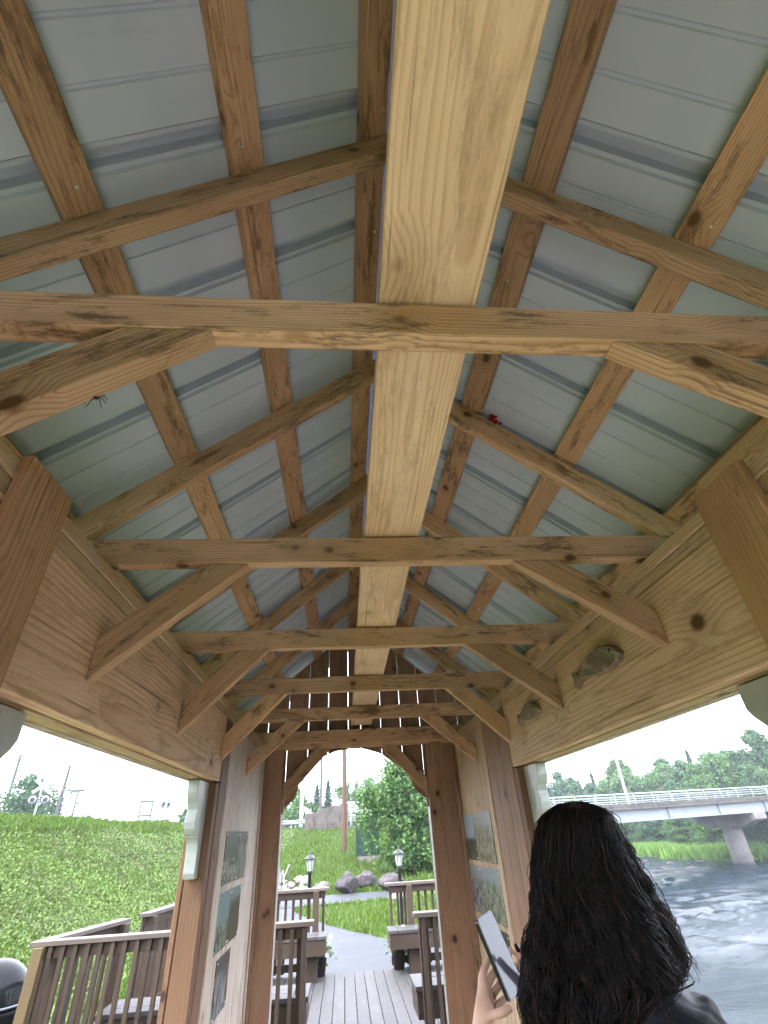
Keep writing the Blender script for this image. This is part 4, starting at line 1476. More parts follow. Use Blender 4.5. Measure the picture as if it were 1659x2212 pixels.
# abutment and wing wall at the left end
ab = empty('bridge_abutment', (-1.2, 44.6, 0), 'weathered concrete wing wall at the left end of the bridge', 'wall')
prism('wing_wall', [(-3.05, -0.4), (0.3, -1.4), (0.3, 1.95), (-0.95, 1.93), (-1.0, 1.80), (-2.0, 1.74), (-2.05, 1.55), (-3.05, 1.50)], 'y', 44.3, 44.75, M['concrete'], ab, along=((-3, 0, 0), (0, 0, 0)), bev=0.02)
bx('ledge', -1.7, 0.9, 44.12, 44.298, 0.28, 0.50, M['concrete'], ab)
bx('abutment_wall', -1.2, 3.5, 44.76, 45.6, -3.0, 0.30, M['concrete'], ab)
for x in (-2.55, -1.5, -0.5):
    bx('pilaster', x - 0.14, x + 0.14, 44.22, 44.297, 0.52, 1.50, M['concrete'], ab, 'z')
# white railing panels on the wing wall
wr = empty('white_railing', (0.2, 45, 0.7), 'white four-rail steel fence joining the wing wall to the bridge', 'railing')
for dz in (0.55, 0.85, 1.15, 1.42):
    tubes('rail', [[(-0.93, 44.80, 0.66 + dz), (1.2, 45.0, 0.68 + dz), (4.5, 46.05, 0.70 + dz)]], [0.045], M['whitemetal'], wr, 6, (0, 45, 1))
for x in (-0.9, 0.5, 2.0, 3.4):
    tubes('rail_post', [[(x, 44.86 if x < 0 else 44.8 + 0.28 * x, 0.55), (x, 44.86 if x < 0 else 44.8 + 0.28 * x, 2.12)]], [0.05], M['whitemetal'], wr, 6, (x, 45, 0.6))
# crash barrier left of the wing wall
gr = empty('crash_barrier', (-8, 46, 0.5), 'galvanised crash barrier left of the concrete wing wall', 'barrier')
prism('beam', [(45.70, 0.86), (45.66, 0.93), (45.71, 1.0), (45.66, 1.07), (45.70, 1.15), (45.74, 1.15), (45.70, 1.07), (45.75, 1.0), (45.70, 0.93), (45.74, 0.86)], 'x', -22, -3.0, M['galv'], gr, along=((-22, 0, 0), (-3, 0, 0)), bev=0)
for x in np.arange(-21.5, -3, 1.9):
    bx('barrier_post', x - 0.07, x + 0.07, 45.78, 45.92, 0.1, 1.12, M['darkpole'], gr, 'z')


def pole(label, x, y, z0, z1, r, mat, arms=(), group='utility poles', lean=(0, 0), azim=0.0):
    t = empty('utility_pole', (x, y, z0), label, 'pole', group)
    tubes('shaft', [[(x, y, z0 - 0.4), (x + lean[0] * 0.5, y + lean[1] * 0.5, (z0 + z1) / 2), (x + lean[0], y + lean[1], z1)]], [[r, r * 0.87, r * 0.72]], mat, t, 12, (x, y, z0))
    for zz, L in arms:
        f = (zz - z0) / (z1 - z0)
        c = Vector((x + lean[0] * f, y + lean[1] * f - 0.18, zz))
        d = Vector((math.cos(azim), math.sin(azim), 0)) * L / 2
        a = timber('crossarm', c - d, c + d, 0.10, 0.12, mat, t)
        for u in (-0.92, -0.55, 0.55, 0.92):
            p = c + d * u
            lathe('insulator', [(0.0, 0.0), (0.03, 0.0), (0.05, 0.06), (0.035, 0.10), (0.045, 0.14), (0.0, 0.17)], (p.x, p.y, p.z + 0.061), M['galv'], a, 8)
    return t


pole('brown wooden utility pole standing on the grass slope in the arch', 0.02, 33, float(H(0, 33)), 9.5, 0.15, M['polew'], ((8.6, 2.2),))
pole('thin dark utility pole beyond the road, left of the brown pole', -2.5, 60, 0.6, 9.6, 0.16, M['darkpole'], ((8.9, 2.2),))
pole('slender grey pole rising from the far edge of the bridge', 33.4, 63.4, 0.95, 13.0, 0.17, M['galv'], (), group=None)
pole('tall leaning dark pole at the left edge with a short top crossarm', -37.5, 65, 0.8, 9.7, 0.20, M['darkpole'], ((9.2, 1.4), (5.6, 3.2)), lean=(-0.3, 0))
pole('dark pole with one long crossarm right of the crossing lights', -26.5, 54, 0.8, 6.9, 0.17, M['darkpole'], ((4.75, 4.0),), azim=0.1)
pole('smaller pole with a transformer right of the crossing lights', -32.5, 70, 0.8, 6.2, 0.14, M['darkpole'], ((6.0, 1.5),))
pole('short distant pole behind the smaller pole on the skyline', -36.5, 82, 0.8, 5.0, 0.13, M['darkpole'], ())
pole('shortest distant pole on the skyline', -37.5, 90, 0.8, 4.2, 0.13, M['darkpole'], ())
lathe('transformer', [(0.0, 0.0), (0.2, 0.0), (0.2, 0.6), (0.0, 0.62)], (-32.1, 69.7, 4.6), M['galv'], bpy.data.objects['utility_pole.005'], 12)
lp = empty('street_light_column', (-3.55, 47.2, 0.5), 'pale grey lighting column beside the crash barrier', 'pole')
tubes('column', [[(-3.55, 47.2, 0.3), (-3.55, 47.2, 4), (-3.55, 47.2, 8.4)]], [[0.17, 0.14, 0.10]], M['galv'], lp, 12, (-3.55, 47.2, 0.5))
tubes('arm', [[(-3.55, 47.2, 8.3), (-3.2, 47.6, 8.8), (-2.2, 48.6, 9.0)]], [0.05], M['galv'], lp, 8, (-3.55, 47.2, 8.3))
lathe('lamp_head', [(0.0, 0.0), (0.17, 0.0), (0.20, 0.05), (0.12, 0.12), (0.0, 0.14)], (-2.1, 48.7, 8.9), M['galv'], lp, 12)


def wire(label, a, b, sag, r=0.018):
    a, b = Vector(a), Vector(b)
    pts = [tuple(a.lerp(b, t_) - Vector((0, 0, sag * 4 * t_ * (1 - t_)))) for t_ in np.linspace(0, 1, 17)]
    o = tubes('overhead_wire', [pts], [r], M['darkpole'], None, 5)
    tag(o, label, 'wire', 'overhead wires')


wire('overhead wire crossing behind the bush in the arch', (-40, 62, 6.2), (34, 60, 6.9), 0.7)
wire('overhead wire above the trees left of the slender grey pole', (2, 61, 5.6), (33.4, 63.35, 5.45), 0.25)
wire('overhead wire at the left edge of the picture', (-60, 66, 6.0), (-37.6, 65, 5.7), 0.4)


# railway crossing signals and sign on the skyline
def crossing(label, x, y, z0, ztop, az, scale=1.0):
    t = empty('crossing_signal', (x, y, z0), label, 'signal', 'railway crossing signals')
    tubes('mast', [[(x, y, z0 - 0.3), (x, y, ztop)]], [0.06], M['galv'], t, 10, (x, y, z0))
    rot = Matrix.Translation((x, y, 0)) @ Matrix.Rotation(az, 4, 'Z')
    zl = z0 + (ztop - z0) * 0.62
    def W(p): return tuple(rot @ Vector(p))
    timber('light_bar', W((-0.42 * scale, -0.07, zl)), W((0.42 * scale, -0.07, zl)), 0.06, 0.06, M['darkpole'], t)
    for u in (-0.40, 0.40):
        c = Vector(W((u * scale, -0.16, zl)))
        d = rot.to_3x3() @ Vector((0, -1, 0))
        bm = bmesh.new()
        bmesh.ops.create_cone(bm, cap_ends=True, segments=24, radius1=0.33 * scale, radius2=0.33 * scale, depth=0.03)
        bmesh.ops.create_cone(bm, cap_ends=True, segments=20, radius1=0.16 * scale, radius2=0.15 * scale, depth=0.22)
        me = bpy.data.meshes.new('flashing_light')
        bm.to_mesh(me)
        bm.free()
        me.materials.append(M['black'])
        q = d.to_track_quat('Z', 'Y').to_matrix().to_4x4()
        q.translation = c
        light = link(bpy.data.objects.new('flashing_light', me), q, t)
        lens = lathe('lens', [(0.0, 0.0), (0.26 * scale, 0.0), (0.24 * scale, 0.012), (0.0, 0.02)], (0, 0, 0), M['galv'], None, 20)
        lens.matrix_basis = q @ Matrix.Translation((0, 0, 0.016 if True else 0))
        lens.parent = light
        lens.matrix_parent_inverse = q.inverted()
    for sgn in (-1, 1):
        a, b = W((-0.55 * scale, -0.08 - 0.02 * sgn, ztop - 0.62 - 0.42 * sgn * scale)), W((0.55 * scale, -0.08 - 0.02 * sgn, ztop - 0.62 + 0.42 * sgn * scale))
        timber('cross_board', a, b, 0.02, 0.2 * scale, M['whitemetal'], t, up=(0, 0, 1))
    return t


crossing('railway crossing signal with two round lights in front of the skyline tree', -22.4, 42.5, 0.8, 4.75, 0.5)
crossing('railway crossing signal with its lights seen edge-on near the left bracket', -15.7, 50, 0.8, 4.35, 1.3)
sg = empty('framed_sign', (-15.5, 45, 0.8), 'dark framed rectangular sign on two legs on the skyline', 'sign')
for x in (-15.9, -15.0):
    bx('leg', x - 0.05, x + 0.05, 44.95, 45.05, 0.5, 3.0, M['darkpole'], sg, 'z')
bx('board', -15.845, -15.055, 44.97, 45.03, 2.05, 2.9, M['signboard'], sg)
bx('top_bar', -15.95, -14.95, 44.94, 45.06, 2.905, 3.02, M['darkpole'], sg)
bx('lower_bar', -15.845, -15.055, 44.94, 45.06, 1.93, 2.045, M['darkpole'], sg)

# dark green corrugated box on a concrete base, half hidden by the bush
gbx = empty('green_utility_box', (1.1, 29.9, float(H(1.1, 29.5))), 'dark green ribbed sheet-metal box on a concrete base inside the bush', 'utility box')
z0 = float(H(1.1, 29.6)) - 0.1
pl_ = []
nrib = 16
for k_ in range(nrib + 1):
    xx = 0.60 + 1.20 * k_ / nrib
    pl_ += [(xx, 29.4 + (0.018 if k_ % 2 else 0.0))]
pl_ += [(1.80, 30.2), (0.60, 30.2)]
prism('ribbed_shell', pl_, 'z', z0 + 0.36, z0 + 2.15, M['greenbox'], gbx, along=((0, 0, 0), (1, 0, 0)), bev=0)
bx('base', 0.66, 1.74, 29.36, 30.22, z0 - 0.2, z0 + 0.34, M['concrete_pale'], gbx)
# two stakes with a cord by the path on the left
for k_, (x, y) in enumerate(((-2.15, 20.7), (-2.2, 23.6))):
    z = float(H(x, y))
    st_ = tubes('rope_stake', [[(x, y, z - 0.1), (x + 0.03, y, z + 1.0)]], [0.018], M['darkpole'], None, 8)
    tag(st_, 'thin dark stake with a pale cord beside the path, %s' % ('nearer of the two' if k_ == 0 else 'farther of the two'), 'stake', 'stakes by the path')
o = tubes('stake_cord', [[(-2.12, 20.7, float(H(-2.15, 20.7)) + 0.95), (-2.2, 22.0, -1.2), (-2.17, 23.6, float(H(-2.2, 23.6)) + 0.95)], [(-2.12, 20.7, float(H(-2.15, 20.7)) + 0.95), (-2.0, 20.5, -1.4), (-1.9, 20.3, -1.85)]], [0.012, 0.012], M['whitemetal'], None, 5)
tag(o, 'pale cord strung between the two stakes by the path', 'cord')

# ------------------------------------------------------------------ things on the walls
def photo(label, x, s, y0, y1, z0, z1, mat, group):
    """thin printed sheet fixed to the wall at x, facing the inside"""
    m = frame((x, y0, (z0 + z1) / 2), (x, y1, (z0 + z1) / 2), up=(-s, 0, 0))
    # local x along the wall, local y up or down, local z away from the wall
    bm = bmesh.new()
    bmesh.ops.create_cube(bm, size=1)
    bmesh.ops.scale(bm, vec=(y1 - y0, z1 - z0, 0.004), verts=bm.verts)
    me = bpy.data.meshes.new('photo_print')
    bm.to_mesh(me)
    bm.free()
    me.materials.append(mat)
    yl = m.to_3x3() @ Vector((0, 1, 0))
    if yl.z < 0:                                   # keep pictures upright
        m = m @ Matrix.Rotation(math.pi, 4, 'Z')
    o = link(bpy.data.objects.new('photo_print', me), m)
    tag(o, label, 'photo', group)
    for yy in (y0 + 0.015, y1 - 0.015):
        for zz in (z0 + 0.015, z1 - 0.015):
            q = Vector((-s, 0, 0)).to_track_quat('Z', 'Y').to_matrix().to_4x4()
            q.translation = (x - s * 0.004, yy, zz)
            link(bpy.data.objects.new('pin', SCREW), q, o)
    return o


DK, SK = (0.035, 0.032, 0.028), (0.36, 0.42, 0.44)
pm = [print_mat('print_mill', 'town', (0.012, 0.012, 0.010), (0.05, 0.05, 0.045), (0.44, 0.44, 0.40), 1.0),
      print_mat('print_house', 'falls', (0.012, 0.012, 0.010), (0.42, 0.43, 0.40), (0.09, 0.09, 0.08), 2.0),
      print_mat('print_church', 'town', (0.035, 0.028, 0.024), (0.19, 0.30, 0.35), (0.26, 0.32, 0.31), 3.0),
      print_mat('print_spire', 'falls', (0.045, 0.030, 0.026), (0.085, 0.062, 0.056), (0.20, 0.27, 0.31), 4.0),
      print_mat('print_falls', 'falls', (0.018, 0.016, 0.016), (0.32, 0.37, 0.38), (0.05, 0.05, 0.05), 5.0),
      print_mat('print_map', 'rock', (0.13, 0.15, 0.075), (0.46, 0.40, 0.29), (0.40, 0.42, 0.40), 6.0),
      print_mat('print_shore', 'town', (0.015, 0.020, 0.012), (0.40, 0.48, 0.54), (0.14, 0.19, 0.11), 7.0),
      print_mat('print_meadow', 'rock', (0.07, 0.12, 0.055), (0.36, 0.41, 0.32), (0.36, 0.42, 0.46), 8.0),
      print_mat('print_cliff', 'rock', (0.014, 0.015, 0.015), (0.38, 0.42, 0.41), (0.33, 0.36, 0.36), 9.0)]
xl, xr = XL + 0.0027, XR - 0.0027
photo('dark photograph at the top of the left wall, nearest the jamb', xl, -1, 3.35, 3.745, -0.20, 0.05, pm[0], 'photos on the left wall')
photo('dark photograph at the top of the left wall, nearest the door', xl, -1, 3.755, 4.07, -0.20, 0.05, pm[1], 'photos on the left wall')
photo('photograph with blue sky in the second row of the left wall', xl, -1, 3.32, 3.66, -0.485, -0.235, pm[2], 'photos on the left wall')
photo('photograph with a brown mass in the second row of the left wall, nearest the door', xl, -1, 3.67, 3.99, -0.485, -0.235, pm[3], 'photos on the left wall')
photo('narrow photograph lowest on the left wall', xl, -1, 3.46, 3.82, -0.76, -0.52, pm[4], 'photos on the left wall')
photo('tan and green print at the top of the right wall, nearest the jamb', xr, 1, 3.67, 4.175, -0.205, 0.08, pm[5], 'photos on the right wall')
photo('pale sky over dark trees, print at the top of the right wall nearest the door', xr, 1, 4.185, 4.535, -0.205, 0.08, pm[6], 'photos on the right wall')
photo('green meadow print in the second row of the right wall, nearest the jamb', xr, 1, 3.65, 4.15, -0.51, -0.235, pm[7], 'photos on the right wall')
photo('grey cliff print in the second row of the right wall, nearest the door', xr, 1, 4.16, 4.535, -0.51, -0.235, pm[8], 'photos on the right wall')
photo('dark photograph lowest on the right wall, behind the phone', xr, 1, 3.65, 4.0, -0.80, -0.54, pm[4], 'photos on the right wall')


def fish(label, pts, cy, cz, tail):
    X = XR - 0.001
    t = empty('wooden_fish', (X, cy, cz), label, 'fish carving', 'wooden fish on the right header')
    prism('fish_body', pts, 'x', X - 0.030, X, M['fishw'], t, along=((0, pts[0][0], pts[0][1]), (0, pts[3][0], pts[3][1])), bev=0.004)
    for (yy, zz) in tail:
        lathe('peg_hole_shade', [(0.0, 0.0), (0.006, 0.0), (0.006, 0.002), (0.0, 0.002)], (0, 0, 0), M['spider'], None, 8)  # black disc stands in for the shade inside a hole
        o_ = bpy.data.objects[[n_ for n_ in WM if n_.startswith('peg_hole_shade')][-1]]
        q = Vector((-1, 0, 0)).to_track_quat('Z', 'Y').to_matrix().to_4x4()
        q.translation = (X - 0.0305, yy, zz)
        o_.matrix_basis = q
        WM[o_.name] = q
        o_.parent = t
        o_.matrix_parent_inverse = WM[t.name].inverted()
    return t


fp = [(1.566, 0.470), (1.585, 0.498), (1.625, 0.518), (1.69, 0.530), (1.76, 0.528), (1.83, 0.508), (1.895, 0.500), (1.945, 0.505), (1.935, 0.478), (1.945, 0.440), (1.885, 0.468), (1.82, 0.458), (1.76, 0.446), (1.69, 0.438), (1.63, 0.440), (1.585, 0.450)]
fish('grey wooden fish on the right header, the nearer one', fp, 1.74, 0.48, ((1.605, 0.492), (1.88, 0.484)))
fish('grey wooden fish on the right header, the farther and smaller one', [(2.41 + (a - 1.566) * 0.78, 0.468 + (b - 0.48) * 0.95) for a, b in fp], 2.55, 0.47, ((2.45, 0.482), (2.67, 0.474)))

# red ribbon bundle on the second right rafter
yb = 1.372
rx = 0.618
rz = zr0 - SL * (rx - CX) + 0.004
P = np.random.default_rng(9).normal(size=(22, 3)) * (0.014, 0.007, 0.007) + (rx, yb + 0.015, rz + 0.018)
paths = [np.array([p, p + np.array([0.012, 0.0, 0.012]) * np.random.default_rng(k_).normal(), p + np.random.default_rng(k_ + 50).normal(size=3) * 0.008, p + np.random.default_rng(k_ + 90).normal(size=3) * 0.010]) for k_, p in enumerate(P)]
o = tubes('ribbon_bundle', paths, [0.005] * len(paths), M['redcloth'], None, 5)
tag(o, 'small crumpled red ribbon tucked on a right-hand rafter', 'ribbon')

# spider under the nearest left brace
sp0 = np.array([-0.380, 0.537, 0.577])
spd = empty('spider', tuple(sp0), 'black long-legged spider below the nearest left brace', 'spider')
bm = bmesh.new()
bmesh.ops.create_icosphere(bm, subdivisions=2, radius=0.003)
bmesh.ops.scale(bm, vec=(1.3, 0.9, 0.9), verts=bm.verts)
me = bpy.data.meshes.new('body')
bm.to_mesh(me)
bm.free()
me.materials.append(M['spider'])
link(bpy.data.objects.new('body', me), Matrix.Translation(sp0), spd)
for k_ in range(8):
    s_ = -1 if k_ < 4 else 1
    f = (k_ % 4 - 1.5) * 0.55
    d = np.array([s_ * math.cos(f), 0.25, math.sin(f) - 0.1])
    tubes('leg', [[sp0, sp0 + d * 0.009 + (0, 0, 0.005), sp0 + d * 0.017 - (0, 0, 0.002)]], [[0.0009, 0.0007, 0.0005]], M['spider'], spd, 5, tuple(sp0))

# ------------------------------------------------------------------ the person with long dark curly hair, phone in the hands
def skin_mesh(name, joints, bones, mat, sub=2, root=0, disp=None):
    """continuous surface grown over a skeleton: joints = [(x, y, z, rx, ry)]"""
    me = bpy.data.meshes.new(name + '_skeleton')
    me.from_pydata([j[:3] for j in joints], bones, [])
    ob = bpy.data.objects.new(name + '_skeleton', me)
    COL.objects.link(ob)
    md = ob.modifiers.new('skin', 'SKIN')
    md.use_smooth_shade = True
    md.branch_smoothing = 0.6
    lay = me.skin_vertices[0] if me.skin_vertices else None
    if lay is None:
        bpy.context.view_layer.objects.active = ob
        lay = me.skin_vertices.new() if hasattr(me.skin_vertices, 'new') else me.skin_vertices[0]
    for k2, j in enumerate(joints):
        lay.data[k2].radius = (j[3], j[4] if len(j) > 4 else j[3])
        lay.data[k2].use_root = (k2 == root)
    ss = ob.modifiers.new('sub', 'SUBSURF')
    ss.levels = sub
    ss.render_levels = sub
    dg = bpy.context.evaluated_depsgraph_get()
    out = bpy.data.meshes.new_from_object(ob.evaluated_get(dg))
    bpy.data.objects.remove(ob)
    out.name = name
    out.materials.clear()
    out.materials.append(mat)
    if disp:
        n = len(out.vertices)
        co_ = np.empty(n * 3)
        no_ = np.empty(n * 3)
        out.vertices.foreach_get('co', co_)
        out.vertices.foreach_get('normal', no_)
        c3 = co_.reshape(-1, 3)
        n3 = no_.reshape(-1, 3)
        c3 += n3 * disp(c3)[:, None]
        out.vertices.foreach_set('co', c3.ravel())
        out.update()
    out.polygons.foreach_set('use_smooth', [True] * len(out.polygons))
    return out


PX, PY = 0.556, 1.31
per = empty('person', (PX, PY, DECK), 'person seen from behind with long dark curly hair and a dark jacket, holding a phone', 'person')
# joints: pelvis, waist, chest, neck, head ..., arms, hands, legs
LH = np.array([0.305, 1.485, -0.335])      # left palm, on the phone's lower left
RH = np.array([0.440, 1.535, -0.315])      # right hand, behind the phone's right edge
J = [(PX, PY, -0.80, 0.10, 0.07), (PX, PY, -0.58, 0.10, 0.075), (PX, PY, -0.40, 0.14, 0.10), (PX, PY, -0.27, 0.05, 0.05),
     (PX - 0.008, PY + 0.005, -0.19, 0.055, 0.06), (PX - 0.012, PY - 0.002, -0.085, 0.075, 0.088), (PX - 0.012, PY - 0.012, -0.015, 0.055, 0.06),
     (PX - 0.035, PY + 0.085, -0.13, 0.030, 0.03), (PX - 0.045, PY + 0.108, -0.105, 0.009, 0.009),
     (0.415, PY, -0.345, 0.036, 0.036), (0.328, 1.374, -0.58, 0.034, 0.034), (0.285, 1.462, -0.405, 0.026, 0.022), (LH[0], LH[1], LH[2], 0.036, 0.020),
     (0.695, PY, -0.350, 0.036, 0.036), (0.735, 1.380, -0.585, 0.034, 0.034), (0.515, 1.505, -0.385, 0.026, 0.022), (RH[0] + 0.028, RH[1], RH[2] - 0.015, 0.034, 0.020),
     (PX - 0.08, PY, -0.96, 0.060, 0.060), (PX - 0.095, PY + 0.01, -1.25, 0.058, 0.06), (PX - 0.10, PY - 0.01, -1.58, 0.040, 0.042), (PX - 0.11, PY + 0.11, -1.63, 0.038, 0.03),
     (PX + 0.08, PY, -0.96, 0.060, 0.060), (PX + 0.095, PY + 0.01, -1.25, 0.058, 0.06), (PX + 0.10, PY - 0.01, -1.58, 0.040, 0.042), (PX + 0.11, PY + 0.11, -1.63, 0.038, 0.03)]
BONES = [(0, 1), (1, 2), (2, 3), (3, 4), (4, 5), (5, 6), (5, 7), (7, 8), (2, 9), (9, 10), (10, 11), (11, 12), (2, 13), (13, 14), (14, 15), (15, 16),
         (0, 17), (17, 18), (18, 19), (19, 20), (0, 21), (21, 22), (22, 23), (23, 24)]


def finger(root, pts, r):
    prev = root
    for k2, p in enumerate(pts):
        J.append((p[0], p[1], p[2], r * (1 - 0.12 * k2), r * (1 - 0.12 * k2)))
        BONES.append((prev, len(J) - 1))
        prev = len(J) - 1


# left hand: fingers behind the phone, thumb across its lower left edge
finger(12, [(0.322, 1.520, -0.290), (0.350, 1.535, -0.262), (0.378, 1.545, -0.250)], 0.0092)
finger(12, [(0.332, 1.518, -0.306), (0.362, 1.535, -0.285), (0.392, 1.545, -0.272)], 0.0094)
finger(12, [(0.338, 1.512, -0.324), (0.368, 1.528, -0.308), (0.397, 1.540, -0.296)], 0.0090)
finger(12, [(0.338, 1.502, -0.342), (0.365, 1.515, -0.334), (0.390, 1.526, -0.326)], 0.0080)
finger(12, [(0.322, 1.462, -0.345), (0.345, 1.446, -0.338), (0.366, 1.446, -0.330)], 0.0105)
# right hand: thumb on the right edge of the screen, fingers behind
finger(16, [(0.442, 1.512, -0.292), (0.424, 1.500, -0.266), (0.411, 1.494, -0.247)], 0.0105)
finger(16, [(0.452, 1.556, -0.290), (0.430, 1.568, -0.268), (0.408, 1.566, -0.255)], 0.0090)
finger(16, [(0.446, 1.560, -0.308), (0.420, 1.572, -0.290), (0.398, 1.568, -0.280)], 0.0092)
finger(16, [(0.444, 1.556, -0.328), (0.418, 1.566, -0.314), (0.398, 1.562, -0.304)], 0.0088)
finger(16, [(0.448, 1.550, -0.346), (0.424, 1.556, -0.338), (0.405, 1.552, -0.330)], 0.0078)
link(bpy.data.objects.new('body', skin_mesh('body', J, BONES, M['skin'], 2)), Matrix.Identity(4), per)
for hx, hy, hz in ((0.4075, 1.4865, -0.2435),):
    bm = bmesh.new()
    bmesh.ops.create_icosphere(bm, subdivisions=2, radius=0.0078)
    bmesh.ops.scale(bm, vec=(0.75, 0.45, 1.25), verts=bm.verts)
    me = bpy.data.meshes.new('painted_nail')
    bm.to_mesh(me)
    bm.free()
    me.materials.append(M['nailpolish'])
    link(bpy.data.objects.new('painted_nail', me), Matrix.Translation((hx, hy, hz)) @ Matrix.Rotation(-0.5, 4, 'Y'), per)


def fold(c):
    a = np.sin(c[:, 2] * 95 + 2.2 * np.sin(c[:, 0] * 40) + 1.5 * np.sin(c[:, 1] * 30))
    b = np.sin(c[:, 0] * 60 + c[:, 2] * 45 + 2 * np.sin(c[:, 1] * 25 + 1))
    d = np.sin(c[:, 2] * 210 + c[:, 0] * 130 + 3 * np.sin(c[:, 1] * 60))
    return 0.0036 * a + 0.0034 * b + 0.0010 * d


JJ = [(PX, PY, -0.90, 0.195, 0.15), (PX, PY, -0.60, 0.155, 0.115), (PX, PY, -0.43, 0.165, 0.12), (PX, PY, -0.315, 0.105, 0.085), (PX, PY + 0.005, -0.255, 0.068, 0.068),
      (0.408, PY - 0.005, -0.348, 0.080, 0.078), (0.330, 1.372, -0.575, 0.060, 0.058), (0.297, 1.438, -0.465, 0.043, 0.043), (0.290, 1.452, -0.430, 0.036, 0.036),
      (0.700, PY - 0.005, -0.348, 0.082, 0.080), (0.735, 1.380, -0.585, 0.062, 0.060), (0.575, 1.475, -0.440, 0.044, 0.044), (0.540, 1.493, -0.405, 0.036, 0.036)]
jb = [(0, 1), (1, 2), (2, 3), (3, 4), (3, 5), (5, 6), (6, 7), (7, 8), (3, 9), (9, 10), (10, 11), (11, 12)]
link(bpy.data.objects.new('jacket', skin_mesh('jacket', JJ, jb, M['jacket'], 4, disp=fold)), Matrix.Identity(4), per)
TJ = [(PX, PY, -0.84, 0.165, 0.125), (PX - 0.09, PY, -0.96, 0.095, 0.095), (PX - 0.095, PY + 0.01, -1.25, 0.070, 0.072), (PX - 0.10, PY - 0.01, -1.60, 0.058, 0.06),
      (PX + 0.09, PY, -0.96, 0.095, 0.095), (PX + 0.095, PY + 0.01, -1.25, 0.070, 0.072), (PX + 0.10, PY - 0.01, -1.60, 0.058, 0.06), (PX, PY, -0.66, 0.14, 0.10)]
link(bpy.data.objects.new('trousers', skin_mesh('trousers', TJ, [(0, 1), (1, 2), (2, 3), (0, 4), (4, 5), (5, 6), (0, 7)], M['trouser'], 2)), Matrix.Identity(4), per)
for s in (-1, 1):
    SJ = [(PX + s * 0.10, PY - 0.05, -1.635, 0.040, 0.042), (PX + s * 0.105, PY + 0.04, -1.635, 0.042, 0.042), (PX + s * 0.115, PY + 0.15, -1.648, 0.044, 0.030), (PX + s * 0.117, PY + 0.195, -1.653, 0.030, 0.022)]
    link(bpy.data.objects.new('shoe', skin_mesh('shoe', SJ, [(0, 1), (1, 2), (2, 3)], M['shoe'], 2)), Matrix.Identity(4), per)

# hair: an under-mass and several hundred curling locks
HC = np.array([PX - 0.012, PY - 0.005, -0.075])
LEFT = np.array([[0.05, 0.50], [0.0, 0.452], [-0.08, 0.418], [-0.17, 0.398], [-0.22, 0.372], [-0.29, 0.345], [-0.45, 0.36]])
RIGHT = np.array([[0.05, 0.60], [0.0, 0.636], [-0.08, 0.664], [-0.13, 0.680], [-0.19, 0.698], [-0.25, 0.706], [-0.275, 0.690], [-0.295, 0.625], [-0.45, 0.60]])


LEFT[:, 1] *= 1.025
RIGHT[:, 1] *= 0.962


def side(z, tab):
    return np.interp(-z, -tab[:, 0], tab[:, 1])


zs = np.array([0.037, 0.032, 0.018, 0.0, -0.03, -0.08, -0.13, -0.18, -0.24, -0.30, -0.37, -0.43])
VV = []
NS = 28
for z in zs:
    l, r = side(z, LEFT) + 0.018, side(z, RIGHT) - 0.018
    f = 1.0 if z < 0.0 else math.sqrt(max(0.004, 1 - (z / 0.039) ** 2))
    cx_, hw_ = (l + r) / 2, (r - l) / 2 * f
    back = 0.100 * f if z > -0.15 else 0.100 + 0.02 * min(1, (-0.15 - z) / 0.1)
    front = 0.085 * f if z > -0.05 else max(0.0, 0.085 - (-0.05 - z) * 0.9)
    for k_ in range(NS):
        a = k_ / NS * 2 * math.pi
        sx_, sy_ = math.cos(a), math.sin(a)
        w_ = 1 + 0.03 * math.sin(a * 9 + z * 60)
        VV.append((cx_ + hw_ * sx_ * w_, PY - 0.005 + (sy_ * front if sy_ > 0 else sy_ * back) * w_, z))
FF = [(k_ * NS + j, k_ * NS + (j + 1) % NS, (k_ + 1) * NS + (j + 1) % NS, (k_ + 1) * NS + j) for k_ in range(len(zs) - 1) for j in range(NS)]
FF.append(tuple(range(NS))[::-1])
raw('hair', VV, FF, M['hair'], per, smooth=True)
hair = bpy.data.objects['hair']

